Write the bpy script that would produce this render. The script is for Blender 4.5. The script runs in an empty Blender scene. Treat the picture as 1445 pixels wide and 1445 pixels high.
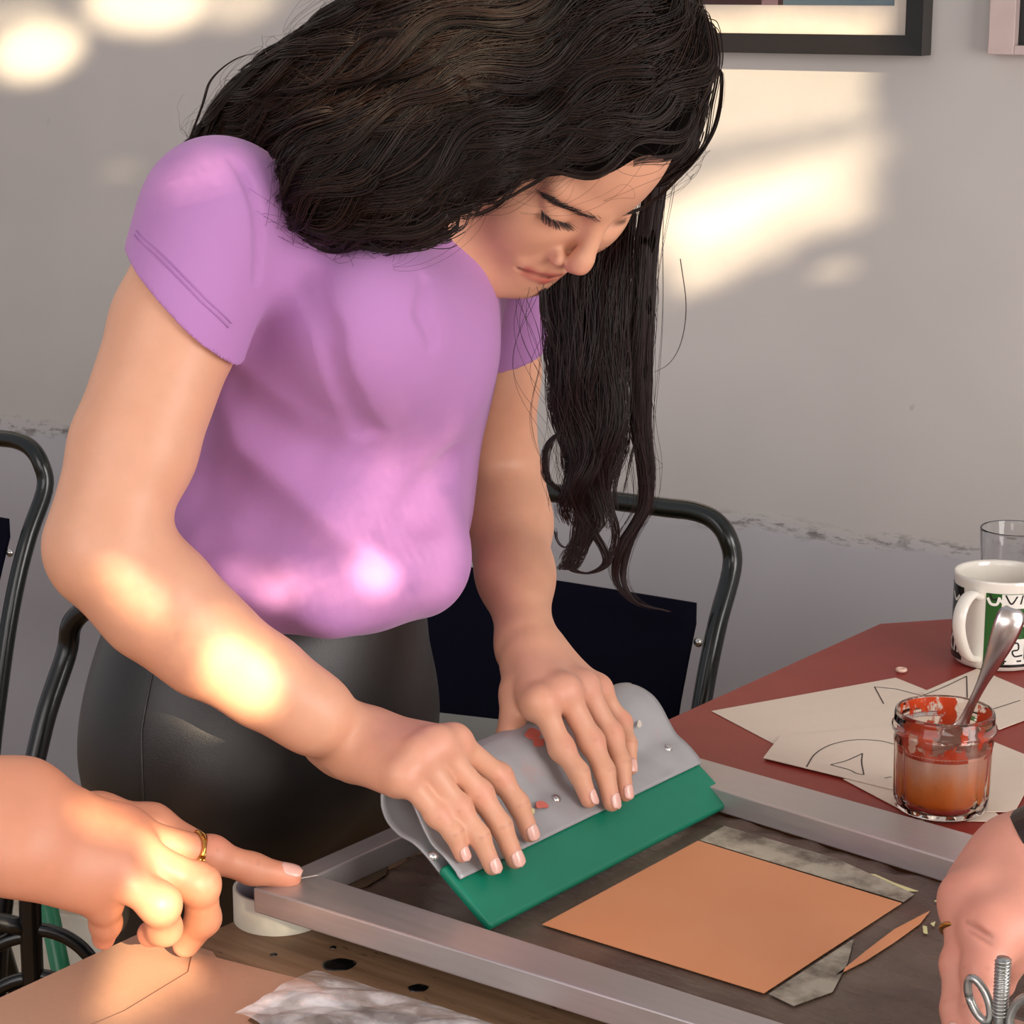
import bpy, bmesh, math, random
import numpy as np
from mathutils import Vector, Matrix
random.seed(7); RNG = np.random.default_rng(11)
C = bpy.context.scene.collection
# ------------------------------------------------------------------ camera, world, sun, exposure
FPX = 3170.0; PITCH = math.radians(13.35); EYE = np.array([0, 0, 1.33])
cam_d = bpy.data.cameras.new('camera'); cam = bpy.data.objects.new('camera', cam_d); C.objects.link(cam)
cam.location = EYE; cam.rotation_euler = (math.pi/2 - PITCH, 0, 0)
cam_d.sensor_width = 36; cam_d.lens = 36*FPX/1445; cam_d.clip_start = .05
sc = bpy.context.scene; sc.camera = cam
sc.view_settings.view_transform = 'Standard'; sc.view_settings.look = 'None'
sc.view_settings.gamma = 1; sc.view_settings.use_curve_mapping = False
sc.view_settings.exposure = 0.24
world = bpy.data.worlds.new('world'); sc.world = world; world.use_nodes = True
wb = world.node_tree.nodes['Background']; wb.inputs[0].default_value = (.93, .93, 1.0, 1); wb.inputs[1].default_value = .42
SUN_DIR = np.array([-.35, .86, -.36]); SUN_DIR = SUN_DIR/np.linalg.norm(SUN_DIR)      # the way its light travels
sl = bpy.data.lights.new('low_sun', 'SUN'); sl.energy = 13.5; sl.angle = math.radians(.44); sl.color = (1, .80, .52)
so = bpy.data.objects.new('low_sun', sl); C.objects.link(so); so.rotation_euler = Vector(SUN_DIR).to_track_quat('-Z', 'Y').to_euler()
def area(name, loc, target, sx, sy, power, col):
    l = bpy.data.lights.new(name, 'AREA'); l.shape = 'RECTANGLE'; l.size = sx; l.size_y = sy; l.energy = power; l.color = col
    o = bpy.data.objects.new(name, l); C.objects.link(o); o.location = loc
    o.rotation_euler = (Vector(target)-Vector(loc)).to_track_quat('-Z', 'Y').to_euler(); return o
area('daylight_from_left_window', (-1.2, -.3, 1.7), (0, 1.7, .95), 1.6, 1.4, 18, (1, .95, .93)); area('front_fill', (.2, -.7, 1.2), (.0, 1.6, 1.0), 1.0, .8, 9, (1, .95, .92))  # the front lamp is an added fill to brighten the face
area('daylight_from_right_window', (1.55, .3, 1.25), (.15, 1.7, 1.05), 1.0, 1.2, 28, (1, .95, .92))
# ------------------------------------------------------------------ measuring: pixel of the photograph + a distance = a place in the room
FW = np.array([0, math.cos(PITCH), -math.sin(PITCH)]); UPV = np.array([0, math.sin(PITCH), math.cos(PITCH)])
def ray(x, y): return np.array([1., 0, 0])*(x-722.5)/FPX + FW + UPV*(722.5-y)/FPX
def at(x, y, Y):
    d = ray(x, y); return EYE + d*(Y/d[1])
def onplane(x, y, p0, n):
    d = ray(x, y); return EYE + d*(np.dot(np.asarray(p0)-EYE, n)/np.dot(d, n))
def reach(x, y, p0, dist, near=True):
    d = ray(x, y); d = d/np.linalg.norm(d); m = np.asarray(p0)-EYE; b = m@d; c = m@m-dist*dist; q = b*b-c
    return EYE + d*(b if q < 0 else b-(math.sqrt(q) if near else -math.sqrt(q)))
_a = math.radians(-38.2); TU = np.array([math.cos(_a), math.sin(_a), 0]); TV = np.array([-math.sin(_a), math.cos(_a), 0]); ZZ = np.array([0, 0, 1.])
T0 = np.array([-.1635, 1.3253, 0])
def T(u, v, z): return T0 + TU*u + TV*v + ZZ*z              # the table's own axes; u runs along the printing frame
WN = np.array([.5078, .8615, 0]); WD = np.array([.8615, -.5078, 0]); WC = 2.31   # the wall behind
def W(x, y, off=0): return onplane(x, y, WN*(WC-off), WN)
# ------------------------------------------------------------------ materials
def lin(r, g, b): return tuple((c/12.92 if c <= .04045 else ((c+.055)/1.055)**2.4) for c in (r/255, g/255, b/255)) + (1,)
class NT:
    def __init__(s, name):
        s.m = bpy.data.materials.new(name); s.m.use_nodes = True; s.t = s.m.node_tree; s.b = s.t.nodes['Principled BSDF']
    def n(s, typ, **kw):
        nd = s.t.nodes.new(typ)
        for k, v in kw.items():
            if k in nd.inputs: nd.inputs[k].default_value = v
            else: setattr(nd, k, v)
        return nd
    def l(s, a, b): s.t.links.new(a, b)
    def co(s, scale=(1, 1, 1), kind='Object'):
        t = s.n('ShaderNodeTexCoord'); mp = s.n('ShaderNodeMapping'); mp.inputs['Scale'].default_value = scale
        s.l(t.outputs[kind], mp.inputs[0]); return mp.outputs[0]
    def noise(s, vec, scale, detail=4, rough=.55):
        n = s.n('ShaderNodeTexNoise'); n.inputs['Scale'].default_value = scale; n.inputs['Detail'].default_value = detail; n.inputs['Roughness'].default_value = rough
        if vec is not None: s.l(vec, n.inputs['Vector'])
        return n.outputs['Fac']
    def ramp(s, fac, stops):
        r = s.n('ShaderNodeValToRGB'); e = r.color_ramp.elements
        while len(e) < len(stops): e.new(.5)
        for i, (p, c) in enumerate(stops): e[i].position = p; e[i].color = c
        s.l(fac, r.inputs[0]); return r.outputs[0]
    def mix(s, fac, a, b):
        m = s.n('ShaderNodeMix', data_type='RGBA')
        if isinstance(fac, (int, float)): m.inputs[0].default_value = fac
        else: s.l(fac, m.inputs[0])
        for i, v in ((6, a), (7, b)):
            if isinstance(v, tuple): m.inputs[i].default_value = v
            else: s.l(v, m.inputs[i])
        return m.outputs[2]
    def math(s, op, a, b=0.0):
        m = s.n('ShaderNodeMath', operation=op)
        for i, v in ((0, a), (1, b)):
            if isinstance(v, (int, float)): m.inputs[i].default_value = v
            else: s.l(v, m.inputs[i])
        return m.outputs[0]
    def bump(s, h, strength=.2, dist=.002):
        b = s.n('ShaderNodeBump'); b.inputs['Strength'].default_value = strength; b.inputs['Distance'].default_value = dist
        s.l(h, b.inputs['Height']); s.l(b.outputs[0], s.b.inputs['Normal'])
    def col(s, v):
        if isinstance(v, tuple): s.b.inputs['Base Color'].default_value = v
        else: s.l(v, s.b.inputs['Base Color'])
    def set(s, **kw):
        for k, v in kw.items():
            s.b.inputs[k.replace('_', ' ')].default_value = v
        return s
BLACK, WHITE = (0, 0, 0, 1), (1, 1, 1, 1)
def simple(name, col, rough=.5, metal=0, var=.12, scale=30, bump=0, bscale=200, stretch=(1, 1, 1), coat=0):
    k = NT(name); v = k.co(stretch); n = k.noise(v, scale)
    k.col(k.mix(n, tuple(c*(1-var) for c in col[:3])+(1,), tuple(min(1, c*(1+var)) for c in col[:3])+(1,)))
    k.set(Roughness=rough, Metallic=metal)
    if coat: k.set(Coat_Weight=coat, Coat_Roughness=.08)
    if bump: k.bump(k.noise(v, bscale, 3), bump, .001)
    return k.m
M = {}
def mats():
    k = NT('wall_plaster'); v = k.co(); x = k.n('ShaderNodeSeparateXYZ'); k.l(v, x.inputs[0])
    big = k.noise(v, 2.2, 3); fine = k.noise(v, 60, 5)
    base = k.mix(k.ramp(big, [(.3, BLACK), (.7, WHITE)]), lin(186, 182, 178), lin(202, 196, 192))
    # the old paint edge: a ragged line of scuffs at z = 0 of the wall's own axes, duller paint below it
    ed = k.math('ADD', x.outputs[2], k.math('MULTIPLY', k.math('SUBTRACT', k.noise(v, 7, 3), .5), .05))
    below = k.ramp(k.math('ADD', k.math('MULTIPLY', ed, 12), .5), [(.35, WHITE), (.62, BLACK)])
    base = k.mix(k.math('MULTIPLY', below, .55), base, lin(170, 172, 184))
    band = k.ramp(k.math('ABSOLUTE', k.math('MULTIPLY', ed, 40)), [(.0, WHITE), (.55, BLACK)])
    v2 = k.co((28, 28, 90)); sc2 = k.ramp(k.noise(v2, 1.0, 5, .7), [(.50, BLACK), (.60, WHITE)])
    base = k.mix(k.math('MULTIPLY', k.math('MULTIPLY', band, sc2), .8), base, lin(84, 80, 76))
    sp = k.ramp(k.noise(k.co((30, 30, 30)), 1, 2), [(.76, BLACK), (.79, WHITE)])
    base = k.mix(k.math('MULTIPLY', sp, .25), base, lin(110, 105, 100))
    k.col(base); k.set(Roughness=.6)
    k.bump(k.math('ADD', k.math('MULTIPLY', big, 2.0), k.math('ADD', k.math('MULTIPLY', fine, .15), k.math('MULTIPLY', below, .5))), .35, .006); M['wall'] = k.m
    k = NT('floor_boards'); n = k.noise(k.co((2, 30, 1)), 3, 6)
    k.col(k.ramp(n, [(.3, lin(120, 84, 46)), (.7, lin(176, 130, 72))])); k.set(Roughness=.5); M['floor'] = k.m
    M['skirting'] = simple('white_gloss_paint', lin(225, 222, 214), .35)
    # skin: base colour carried by the 'tint' attribute, mottled by noise
    for nm, ru in (('skin', .46),):
        k = NT(nm); a = k.n('ShaderNodeAttribute', attribute_name='tint'); n = k.noise(k.co(), 70, 4)
        n2 = k.noise(k.co(), 900, 2)
        h = k.n('ShaderNodeHueSaturation'); k.l(a.outputs[0], h.inputs['Color'])
        k.l(k.math('ADD', .93, k.math('MULTIPLY', n, .14)), h.inputs['Value'])
        k.col(h.outputs[0]); k.set(Roughness=ru, Subsurface_Weight=.12, Subsurface_Scale=.006); k.b.inputs['Subsurface Radius'].default_value = (1, .35, .18)
        k.b.inputs['Specular IOR Level'].default_value = .4
        k.bump(n2, .12, .0004); M[nm] = k.m
    k = NT('lilac_jersey'); v = k.co(); n = k.noise(v, 9, 3); w = k.noise(v, 1400, 2)
    k.col(k.mix(n, lin(172, 119, 174), lin(181, 128, 183))); k.set(Roughness=.85, Sheen_Weight=.25, Sheen_Roughness=.5); k.b.inputs['Sheen Tint'].default_value = (.9, .75, .95, 1)
    k.b.inputs['Specular IOR Level'].default_value = .2
    k.bump(k.math('ADD', k.math('MULTIPLY', k.noise(v, 22, 2), 3), w), .25, .0008); M['jersey'] = k.m; M['nail'] = simple('fingernail', lin(226, 176, 162), .22, 0, .03, 60, coat=.3); M['stitch'] = simple('lilac_stitch', lin(166, 112, 170), .8)
    k = NT('black_satin'); v = k.co(); k.col(lin(23, 19, 17)); k.set(Roughness=.40, Sheen_Weight=.08); k.b.inputs['Specular IOR Level'].default_value = .55
    k.bump(k.noise(v, 1200, 3), .3, .0006); M['satin'] = k.m
    k = NT('dark_hair'); k.col(lin(8, 5, 4)); k.set(Roughness=.9); k.b.inputs['Specular IOR Level'].default_value = .05; M['haircore'] = k.m
    def hair(nm, c0, c1):
        k = NT(nm); a = k.n('ShaderNodeHairInfo'); k.col(k.mix(a.outputs['Random'], c0, c1)); k.set(Roughness=.42); k.b.inputs['Specular IOR Level'].default_value = .28; return k.m
    M['hair'] = hair('hair_strand', lin(8, 5, 4), lin(44, 26, 17)); M['hair_tress'] = hair('hair_strand_reddish', lin(10, 5, 5), lin(42, 19, 16))
    k = NT('black_lash'); k.col(lin(18, 13, 11)); k.set(Roughness=.6); M['lash'] = k.m
    M['tube_green'] = simple('dark_green_enamel', lin(5, 14, 10), .28, 0, .2, 20, coat=.25)
    M['tube_black'] = simple('black_enamel', lin(8, 8, 9), .32, 0, .2, 20, coat=.2)
    M['leg_green'] = simple('bright_green_enamel', lin(40, 120, 82), .3)
    M['canvas'] = simple('navy_canvas', lin(6, 6, 22), .9, 0, .2, 40, .3, 900); M['canvas'].node_tree.nodes['Principled BSDF'].inputs['Specular IOR Level'].default_value = .12
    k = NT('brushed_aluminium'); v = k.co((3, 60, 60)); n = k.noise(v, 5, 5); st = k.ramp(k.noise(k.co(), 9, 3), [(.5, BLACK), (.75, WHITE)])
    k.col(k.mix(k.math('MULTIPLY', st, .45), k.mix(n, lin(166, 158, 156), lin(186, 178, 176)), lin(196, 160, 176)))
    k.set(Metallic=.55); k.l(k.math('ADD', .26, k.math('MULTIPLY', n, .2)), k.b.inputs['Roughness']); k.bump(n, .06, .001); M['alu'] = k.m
    k = NT('grey_sheet_metal'); v = k.co(); n = k.noise(v, 60, 4); pnk = k.ramp(k.noise(k.co((1, 1, 1)), 24, 3, .6), [(.6, BLACK), (.72, WHITE)])
    k.col(k.mix(k.math('MULTIPLY', pnk, .28), k.mix(n, lin(158, 158, 161), lin(174, 173, 174)), lin(200, 130, 120))); k.set(Roughness=.42, Metallic=.25); k.bump(n, .05, .001); M['handle'] = k.m
    k = NT('green_rubber'); v = k.co(); k.col(k.mix(k.noise(v, 25), lin(0, 108, 82), lin(2, 124, 96))); k.set(Roughness=.4, Subsurface_Weight=.05); M['rubber'] = k.m
    M['rivet'] = simple('steel_rivet', lin(200, 198, 194), .2, .9)
    M['paint_red'] = simple('dried_red_ink', lin(200, 104, 90), .5); M['paint_yellow'] = simple('dried_yellow_ink', lin(214, 206, 150), .6)
    k = NT('printing_mesh'); v = k.co((1, 1, 1)); n = k.noise(v, 14, 4); n2 = k.noise(k.co((4, 30, 1)), 6, 4)
    k.col(k.mix(k.ramp(n, [(.35, BLACK), (.7, WHITE)]), lin(80, 61, 54), lin(106, 90, 77))); k.l(k.math('ADD', .16, k.math('MULTIPLY', n2, .2)), k.b.inputs['Roughness'])
    k.bump(k.math('ADD', k.noise(v, 30, 3), k.math('MULTIPLY', n2, .5)), .3, .0015); M['mesh'] = k.m
    k = NT('orange_ink'); v = k.co(); k.col(k.mix(k.noise(v, 12, 2), lin(216, 138, 90), lin(222, 154, 110))); k.set(Roughness=.5); M['ink'] = k.m
    k = NT('parcel_tape_shine'); v = k.co((6, 6, 1)); n = k.noise(v, 5, 5, .6); k.col(k.mix(k.ramp(n, [(.38, BLACK), (.58, WHITE)]), lin(96, 84, 72), lin(172, 164, 146))); k.set(Roughness=.25); k.bump(n, .3, .001); M['tape_shine'] = k.m  # reflected sheen of the tape put into its colour as pale streaks
    k = NT('oiled_board'); v = k.co((1, 14, 1)); n = k.noise(v, 7, 7, .65); st = k.ramp(k.noise(k.co((1, 3, 1)), 26, 5, .7), [(.62, BLACK), (.67, WHITE)])
    k.col(k.mix(st, k.ramp(n, [(.3, lin(120, 90, 64)), (.7, lin(160, 128, 98))]), lin(46, 28, 18))); k.set(Roughness=.55); k.bump(n, .2, .001); M['board'] = k.m
    M['edge'] = simple('ply_edge', lin(150, 96, 62), .6, 0, .2, 60)
    k = NT('red_laminate'); v = k.co(); k.col(k.mix(k.noise(v, 30, 5), lin(138, 46, 38), lin(154, 56, 46))); k.set(Roughness=.42); k.b.inputs['Specular IOR Level'].default_value = .3; M['red'] = k.m
    M['hole'] = simple('black_socket', lin(9, 9, 10), .25)
    M['paper'] = simple('drawing_paper', lin(226, 208, 190), .8, 0, .03, 60, .1, 300)
    M['paper_grey'] = simple('grey_card', lin(120, 122, 118), .7, 0, .04)
    M['kraft'] = simple('brown_card', lin(186, 142, 116), .75, 0, .05, 200, .1, 600)
    M['pencil'] = simple('pencil_mark', lin(66, 52, 50), .6)
    M['tape_white'] = simple('white_masking_tape', lin(226, 222, 204), .6, 0, .04); M['core'] = simple('shaded_roll_core', lin(150, 150, 160), .7)  # core's blue-grey is the shade inside the roll, put into the colour
    def glass(nm, col, rough=.02, tr=.0):
        k = NT(nm); k.col(col); k.set(Roughness=rough, Transmission_Weight=1.0, IOR=1.45); return k.m
    M['glass'] = glass('clear_glass', (.96, .97, .97, 1)); M['glass_jar'] = glass('jar_glass', (1, .95, .9, 1))
    k = NT('orange_liquid'); v = k.co((1, 1, .5)); n = k.noise(v, 55, 3); z_ = k.n('ShaderNodeSeparateXYZ'); k.l(k.co(), z_.inputs[0]); zz = k.math('ADD', k.math('MULTIPLY', z_.outputs[2], 18), k.math('MULTIPLY', n, .55)); k.col(k.ramp(zz, [(.42, lin(204, 104, 30)), (.75, lin(208, 128, 72)), (1.0, lin(206, 160, 140))])); k.set(Roughness=.35, Subsurface_Weight=.2, Subsurface_Scale=.01); M['liquid'] = k.m
    k = NT('smeared_ink'); v = k.co((1, 1, .6)); n = k.noise(v, 60, 4, .6); k.col(k.mix(k.noise(v, 90), lin(170, 30, 12), lin(214, 84, 30))); k.set(Roughness=.3)
    k.l(k.ramp(n, [(.46, BLACK), (.50, WHITE)]), k.b.inputs['Alpha']); M['smear'] = k.m
    M['steel'] = simple('spoon_steel', lin(206, 198, 194), .26, 1, .1); M['zinc'] = simple('zinc_plated_steel', lin(176, 176, 172), .3, .9, .15, 80)
    M['china'] = simple('white_china', lin(232, 226, 214), .12, 0, .03, coat=.5)
    M['mug_green'] = simple('green_print', lin(30, 84, 26), .2); M['mug_black'] = simple('black_print', lin(24, 24, 22), .2); M['mug_white'] = simple('white_print', lin(228, 226, 216), .2)
    M['frame_black'] = simple('black_brown_wood', lin(28, 23, 19), .35, 0, .25, 12, stretch=(1, 12, 12)); M['mat_board'] = simple('cream_mat_board', lin(214, 202, 188), .8)
    M['pic_blue'] = simple('slate_blue_print', lin(92, 108, 116), .5); M['pic_maroon'] = simple('dark_maroon_print', lin(58, 30, 30), .5); M['pic_pink'] = simple('dusty_print', lin(136, 106, 108), .5)
    M['frame_pale'] = simple('pale_pink_wood', lin(196, 176, 170), .5); M['pic_black'] = simple('black_print_sheet', lin(16, 15, 15), .4)
    M['gold'] = simple('gold', lin(212, 160, 84), .22, 1, .1); M['strap'] = simple('dark_leather', lin(40, 24, 20), .4)
    M['bin'] = simple('white_plastic', lin(232, 228, 214), .4)
    M['crust'] = simple('pale_crumb', lin(226, 190, 170), .6)
    k = NT('clear_film'); v = k.co(); k.col((1, .98, .98, 1)); k.set(Roughness=.12, Metallic=0); k.b.inputs['Specular IOR Level'].default_value = .9
    k.l(k.ramp(k.noise(v, 26, 4), [(.40, (.16,)*3+(1,)), (.66, (.72,)*3+(1,))]), k.b.inputs['Alpha']); M['film'] = k.m
    M['foil'] = simple('brown_foil', lin(96, 78, 58), .22, .35, .4, 20, .4, 40)
mats()
# ------------------------------------------------------------------ building helpers
def link(name, me, mat=None, parent=None, smooth=False):
    o = bpy.data.objects.new(name, me); C.objects.link(o)
    if mat is not None and not me.materials:
        for m in (mat if isinstance(mat, list) else [mat]): me.materials.append(m)
    if parent is not None: o.parent = parent
    if smooth: me.polygons.foreach_set('use_smooth', [True]*len(me.polygons))
    return o
def pydata(name, vs, fs, mat=None, parent=None, smooth=False, loc=None):
    vs = np.asarray(vs, float).reshape(-1, 3); org = np.zeros(3)
    pw = np.array(parent.location) if parent is not None else np.zeros(3)
    pp = parent.parent if parent is not None else None
    while pp is not None: pw = pw + np.array(pp.location); pp = pp.parent
    if loc is None: loc = vs.mean(0)
    me = bpy.data.meshes.new(name); me.from_pydata((vs-loc).tolist(), [], [list(map(int, f)) for f in fs]); me.update()
    o = link(name, me, mat, parent, smooth); o.location = loc-pw; return o
def empty(name, loc, label=None, cat=None, group=None):
    o = bpy.data.objects.new(name, None); C.objects.link(o); o.location = loc; o.empty_display_size = .05; return tag(o, label, cat, group)
def tag(o, label=None, cat=None, group=None, kind=None):
    for k, v in (('label', label), ('category', cat), ('group', group), ('kind', kind)):
        if v: o[k] = v
    return o
def boxv(p0, a, b, c):           # corner + three edge vectors
    p0, a, b, c = map(np.asarray, (p0, a, b, c))
    v = [p0, p0+a, p0+a+b, p0+b, p0+c, p0+a+c, p0+a+b+c, p0+b+c]
    f = [(0, 3, 2, 1), (4, 5, 6, 7), (0, 1, 5, 4), (1, 2, 6, 5), (2, 3, 7, 6), (3, 0, 4, 7)]
    if np.dot(np.cross(a, b), c) < 0: f = [tuple(reversed(q)) for q in f]
    return v, f
def bevel(o, w=.002, seg=2):
    m = o.modifiers.new('bevel', 'BEVEL'); m.width = w; m.segments = seg; m.limit_method = 'ANGLE'; return o
def box(name, p0, a, b, c, mat, parent=None, bw=.0015):
    v, f = boxv(p0, a, b, c); o = pydata(name, v, f, mat, parent)
    return bevel(o, bw) if bw else o
def prism(name, poly, up, mat, parent=None, bw=0):   # poly: 3-D outline, up: thickness vector
    poly = np.asarray(poly); n = len(poly); up = np.asarray(up)
    nn = sum(np.cross(poly[i]-poly[0], poly[(i+1) % n]-poly[0]) for i in range(n))
    if nn@up < 0: poly = poly[::-1]
    v = np.vstack([poly, poly+up]); f = [tuple(range(n))[::-1], tuple(range(n, 2*n))]+[(i, (i+1) % n, n+(i+1) % n, n+i) for i in range(n)]
    o = pydata(name, v, f, mat, parent); return bevel(o, bw) if bw else o
def spline(pts, n):              # Catmull-Rom through pts (any width), n samples
    p = np.asarray(pts, float); P = np.vstack([2*p[0]-p[1], p, 2*p[-1]-p[-2]]); m = len(p)-1
    t = np.linspace(0, m-1e-9, n); i = t.astype(int); s = (t-i)[:, None]; a, b, c, d = P[i], P[i+1], P[i+2], P[i+3]
    return .5*(2*b+(c-a)*s+(2*a-5*b+4*c-d)*s*s+(3*b-a-3*c+d)*s**3)
def tubev(path, r, seg=10, cap=True):
    path = np.asarray(path, float); n = len(path); r = np.broadcast_to(np.asarray(r, float), (n,))
    tg = np.gradient(path, axis=0); tg /= np.linalg.norm(tg, axis=1)[:, None]+1e-12
    x = np.cross(tg[0], [0, 0, 1.]); x = x if np.linalg.norm(x) > .1 else np.cross(tg[0], [0, 1., 0]); x /= np.linalg.norm(x); vs = []
    an = np.linspace(0, 2*np.pi, seg, endpoint=False)
    for i in range(n):
        x = x-tg[i]*(x@tg[i]); x /= np.linalg.norm(x); y = np.cross(tg[i], x)
        vs.append(path[i]+r[i]*(np.cos(an)[:, None]*x+np.sin(an)[:, None]*y))
    vs = np.vstack(vs); f = []
    for i in range(n-1):
        for j in range(seg):
            k = (j+1) % seg; f.append((i*seg+j, i*seg+k, (i+1)*seg+k, (i+1)*seg+j))
    if cap: f += [tuple(range(seg))[::-1], tuple(range((n-1)*seg, n*seg))]
    return vs, f
def tube(name, path, r, mat, parent=None, seg=10): 
    v, f = tubev(path, r, seg); return pydata(name, v, f, mat, parent, True)
def join(parts):
    V, F, k = [], [], 0
    for v, f in parts: V.append(np.asarray(v, float).reshape(-1, 3)); F += [tuple(i+k for i in q) for q in f]; k += len(V[-1])
    return np.vstack(V), F
def lathev(prof, seg=48, wob=None):    # prof: (r, z) list, closed at the axis where r = 0
    vs, f = [], []; an = np.linspace(0, 2*np.pi, seg, endpoint=False); n = len(prof)
    for i, (r, z) in enumerate(prof):
        rr = r*(wob(an, i, z) if wob else 1.0); vs.append(np.stack([rr*np.cos(an), rr*np.sin(an), np.full(seg, z)], 1))
    for i in range(n-1):
        for j in range(seg):
            k = (j+1) % seg; f.append((i*seg+j, i*seg+k, (i+1)*seg+k, (i+1)*seg+j))
    if prof[0][0] > 1e-6 and prof[0] != prof[-1]: f.append(tuple(range(seg))[::-1])
    return np.vstack(vs), f
def lathe(name, prof, loc, mat, parent=None, seg=48, wob=None):
    v, f = lathev(prof, seg, wob); return pydata(name, v+np.asarray(loc), f, mat, parent, True, np.asarray(loc, float))
def ribbonv(path, nrm, w, lift=0):     # flat strip along a path
    path = np.asarray(path, float); n = len(path); nrm = np.broadcast_to(np.asarray(nrm, float), (n, 3)); w = np.broadcast_to(np.asarray(w, float), (n,))
    tg = np.gradient(path, axis=0); s = np.cross(nrm, tg); s /= np.linalg.norm(s, axis=1)[:, None]+1e-12
    v = np.empty((2*n, 3)); v[0::2] = path-s*w[:, None]/2+nrm*lift; v[1::2] = path+s*w[:, None]/2+nrm*lift
    return v, [(2*i, 2*i+2, 2*i+3, 2*i+1) for i in range(n-1)]
# ------------------------------------------------------------------ organic bodies: smooth union of tapered limbs, meshed with surface nets
def cone(a, b, ra, rb, k=.008, op=1): return ('c', np.asarray(a, float), np.asarray(b, float), ra, rb, k, op)
def ell(c, ax, r, k=.01, op=1): return ('e', np.asarray(c, float), np.asarray(ax, float), np.asarray(r, float), k, op)
def ball(c, r, k=.008, op=1): return cone(c, np.asarray(c)+[0, 0, 1e-5], r, r, k, op)
def chain(pts, rad, k=.008, op=1): return [cone(pts[i], pts[i+1], rad[i], rad[i+1], k, op) for i in range(len(pts)-1)]
def pd(pr, p):
    if pr[0] == 'c':
        _, a, b, ra, rb = pr[:5]; ba = b-a; h = np.clip(((p-a)@ba)/(ba@ba), 0, 1); q = p-a-h[:, None]*ba
        return np.sqrt(np.einsum('ij,ij->i', q, q))-(ra+(rb-ra)*h)
    _, c, ax, r = pr[:4]; q = (p-c)@ax.T; k0 = np.sqrt(((q/r)**2).sum(1)); k1 = np.sqrt(((q/(r*r))**2).sum(1))+1e-9
    return np.where(k0 < 1e-6, -r.min(), k0*(k0-1)/k1)
def bs(pr):
    if pr[0] == 'c': return (pr[1]+pr[2])/2, np.linalg.norm(pr[2]-pr[1])/2+max(pr[3], pr[4])
    return pr[1], pr[3].max()
def sdf(prims, p):
    d = np.full(len(p), 1.0)
    for pr in prims:
        di = pd(pr, p); k, op = pr[-2], pr[-1]
        if op > 0:
            h = np.maximum(k-np.abs(d-di), 0)/k; d = np.minimum(d, di)-h*h*k*.25
        else:
            di = -di; h = np.maximum(k-np.abs(d-di), 0)/k; d = np.maximum(d, di)+h*h*k*.25
    return d
def grad(prims, p, e=.0008):
    g = np.stack([sdf(prims, p+np.eye(3)[i]*e)-sdf(prims, p-np.eye(3)[i]*e) for i in range(3)], 1)
    return g/(np.linalg.norm(g, axis=1)[:, None]+1e-9)
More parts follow.
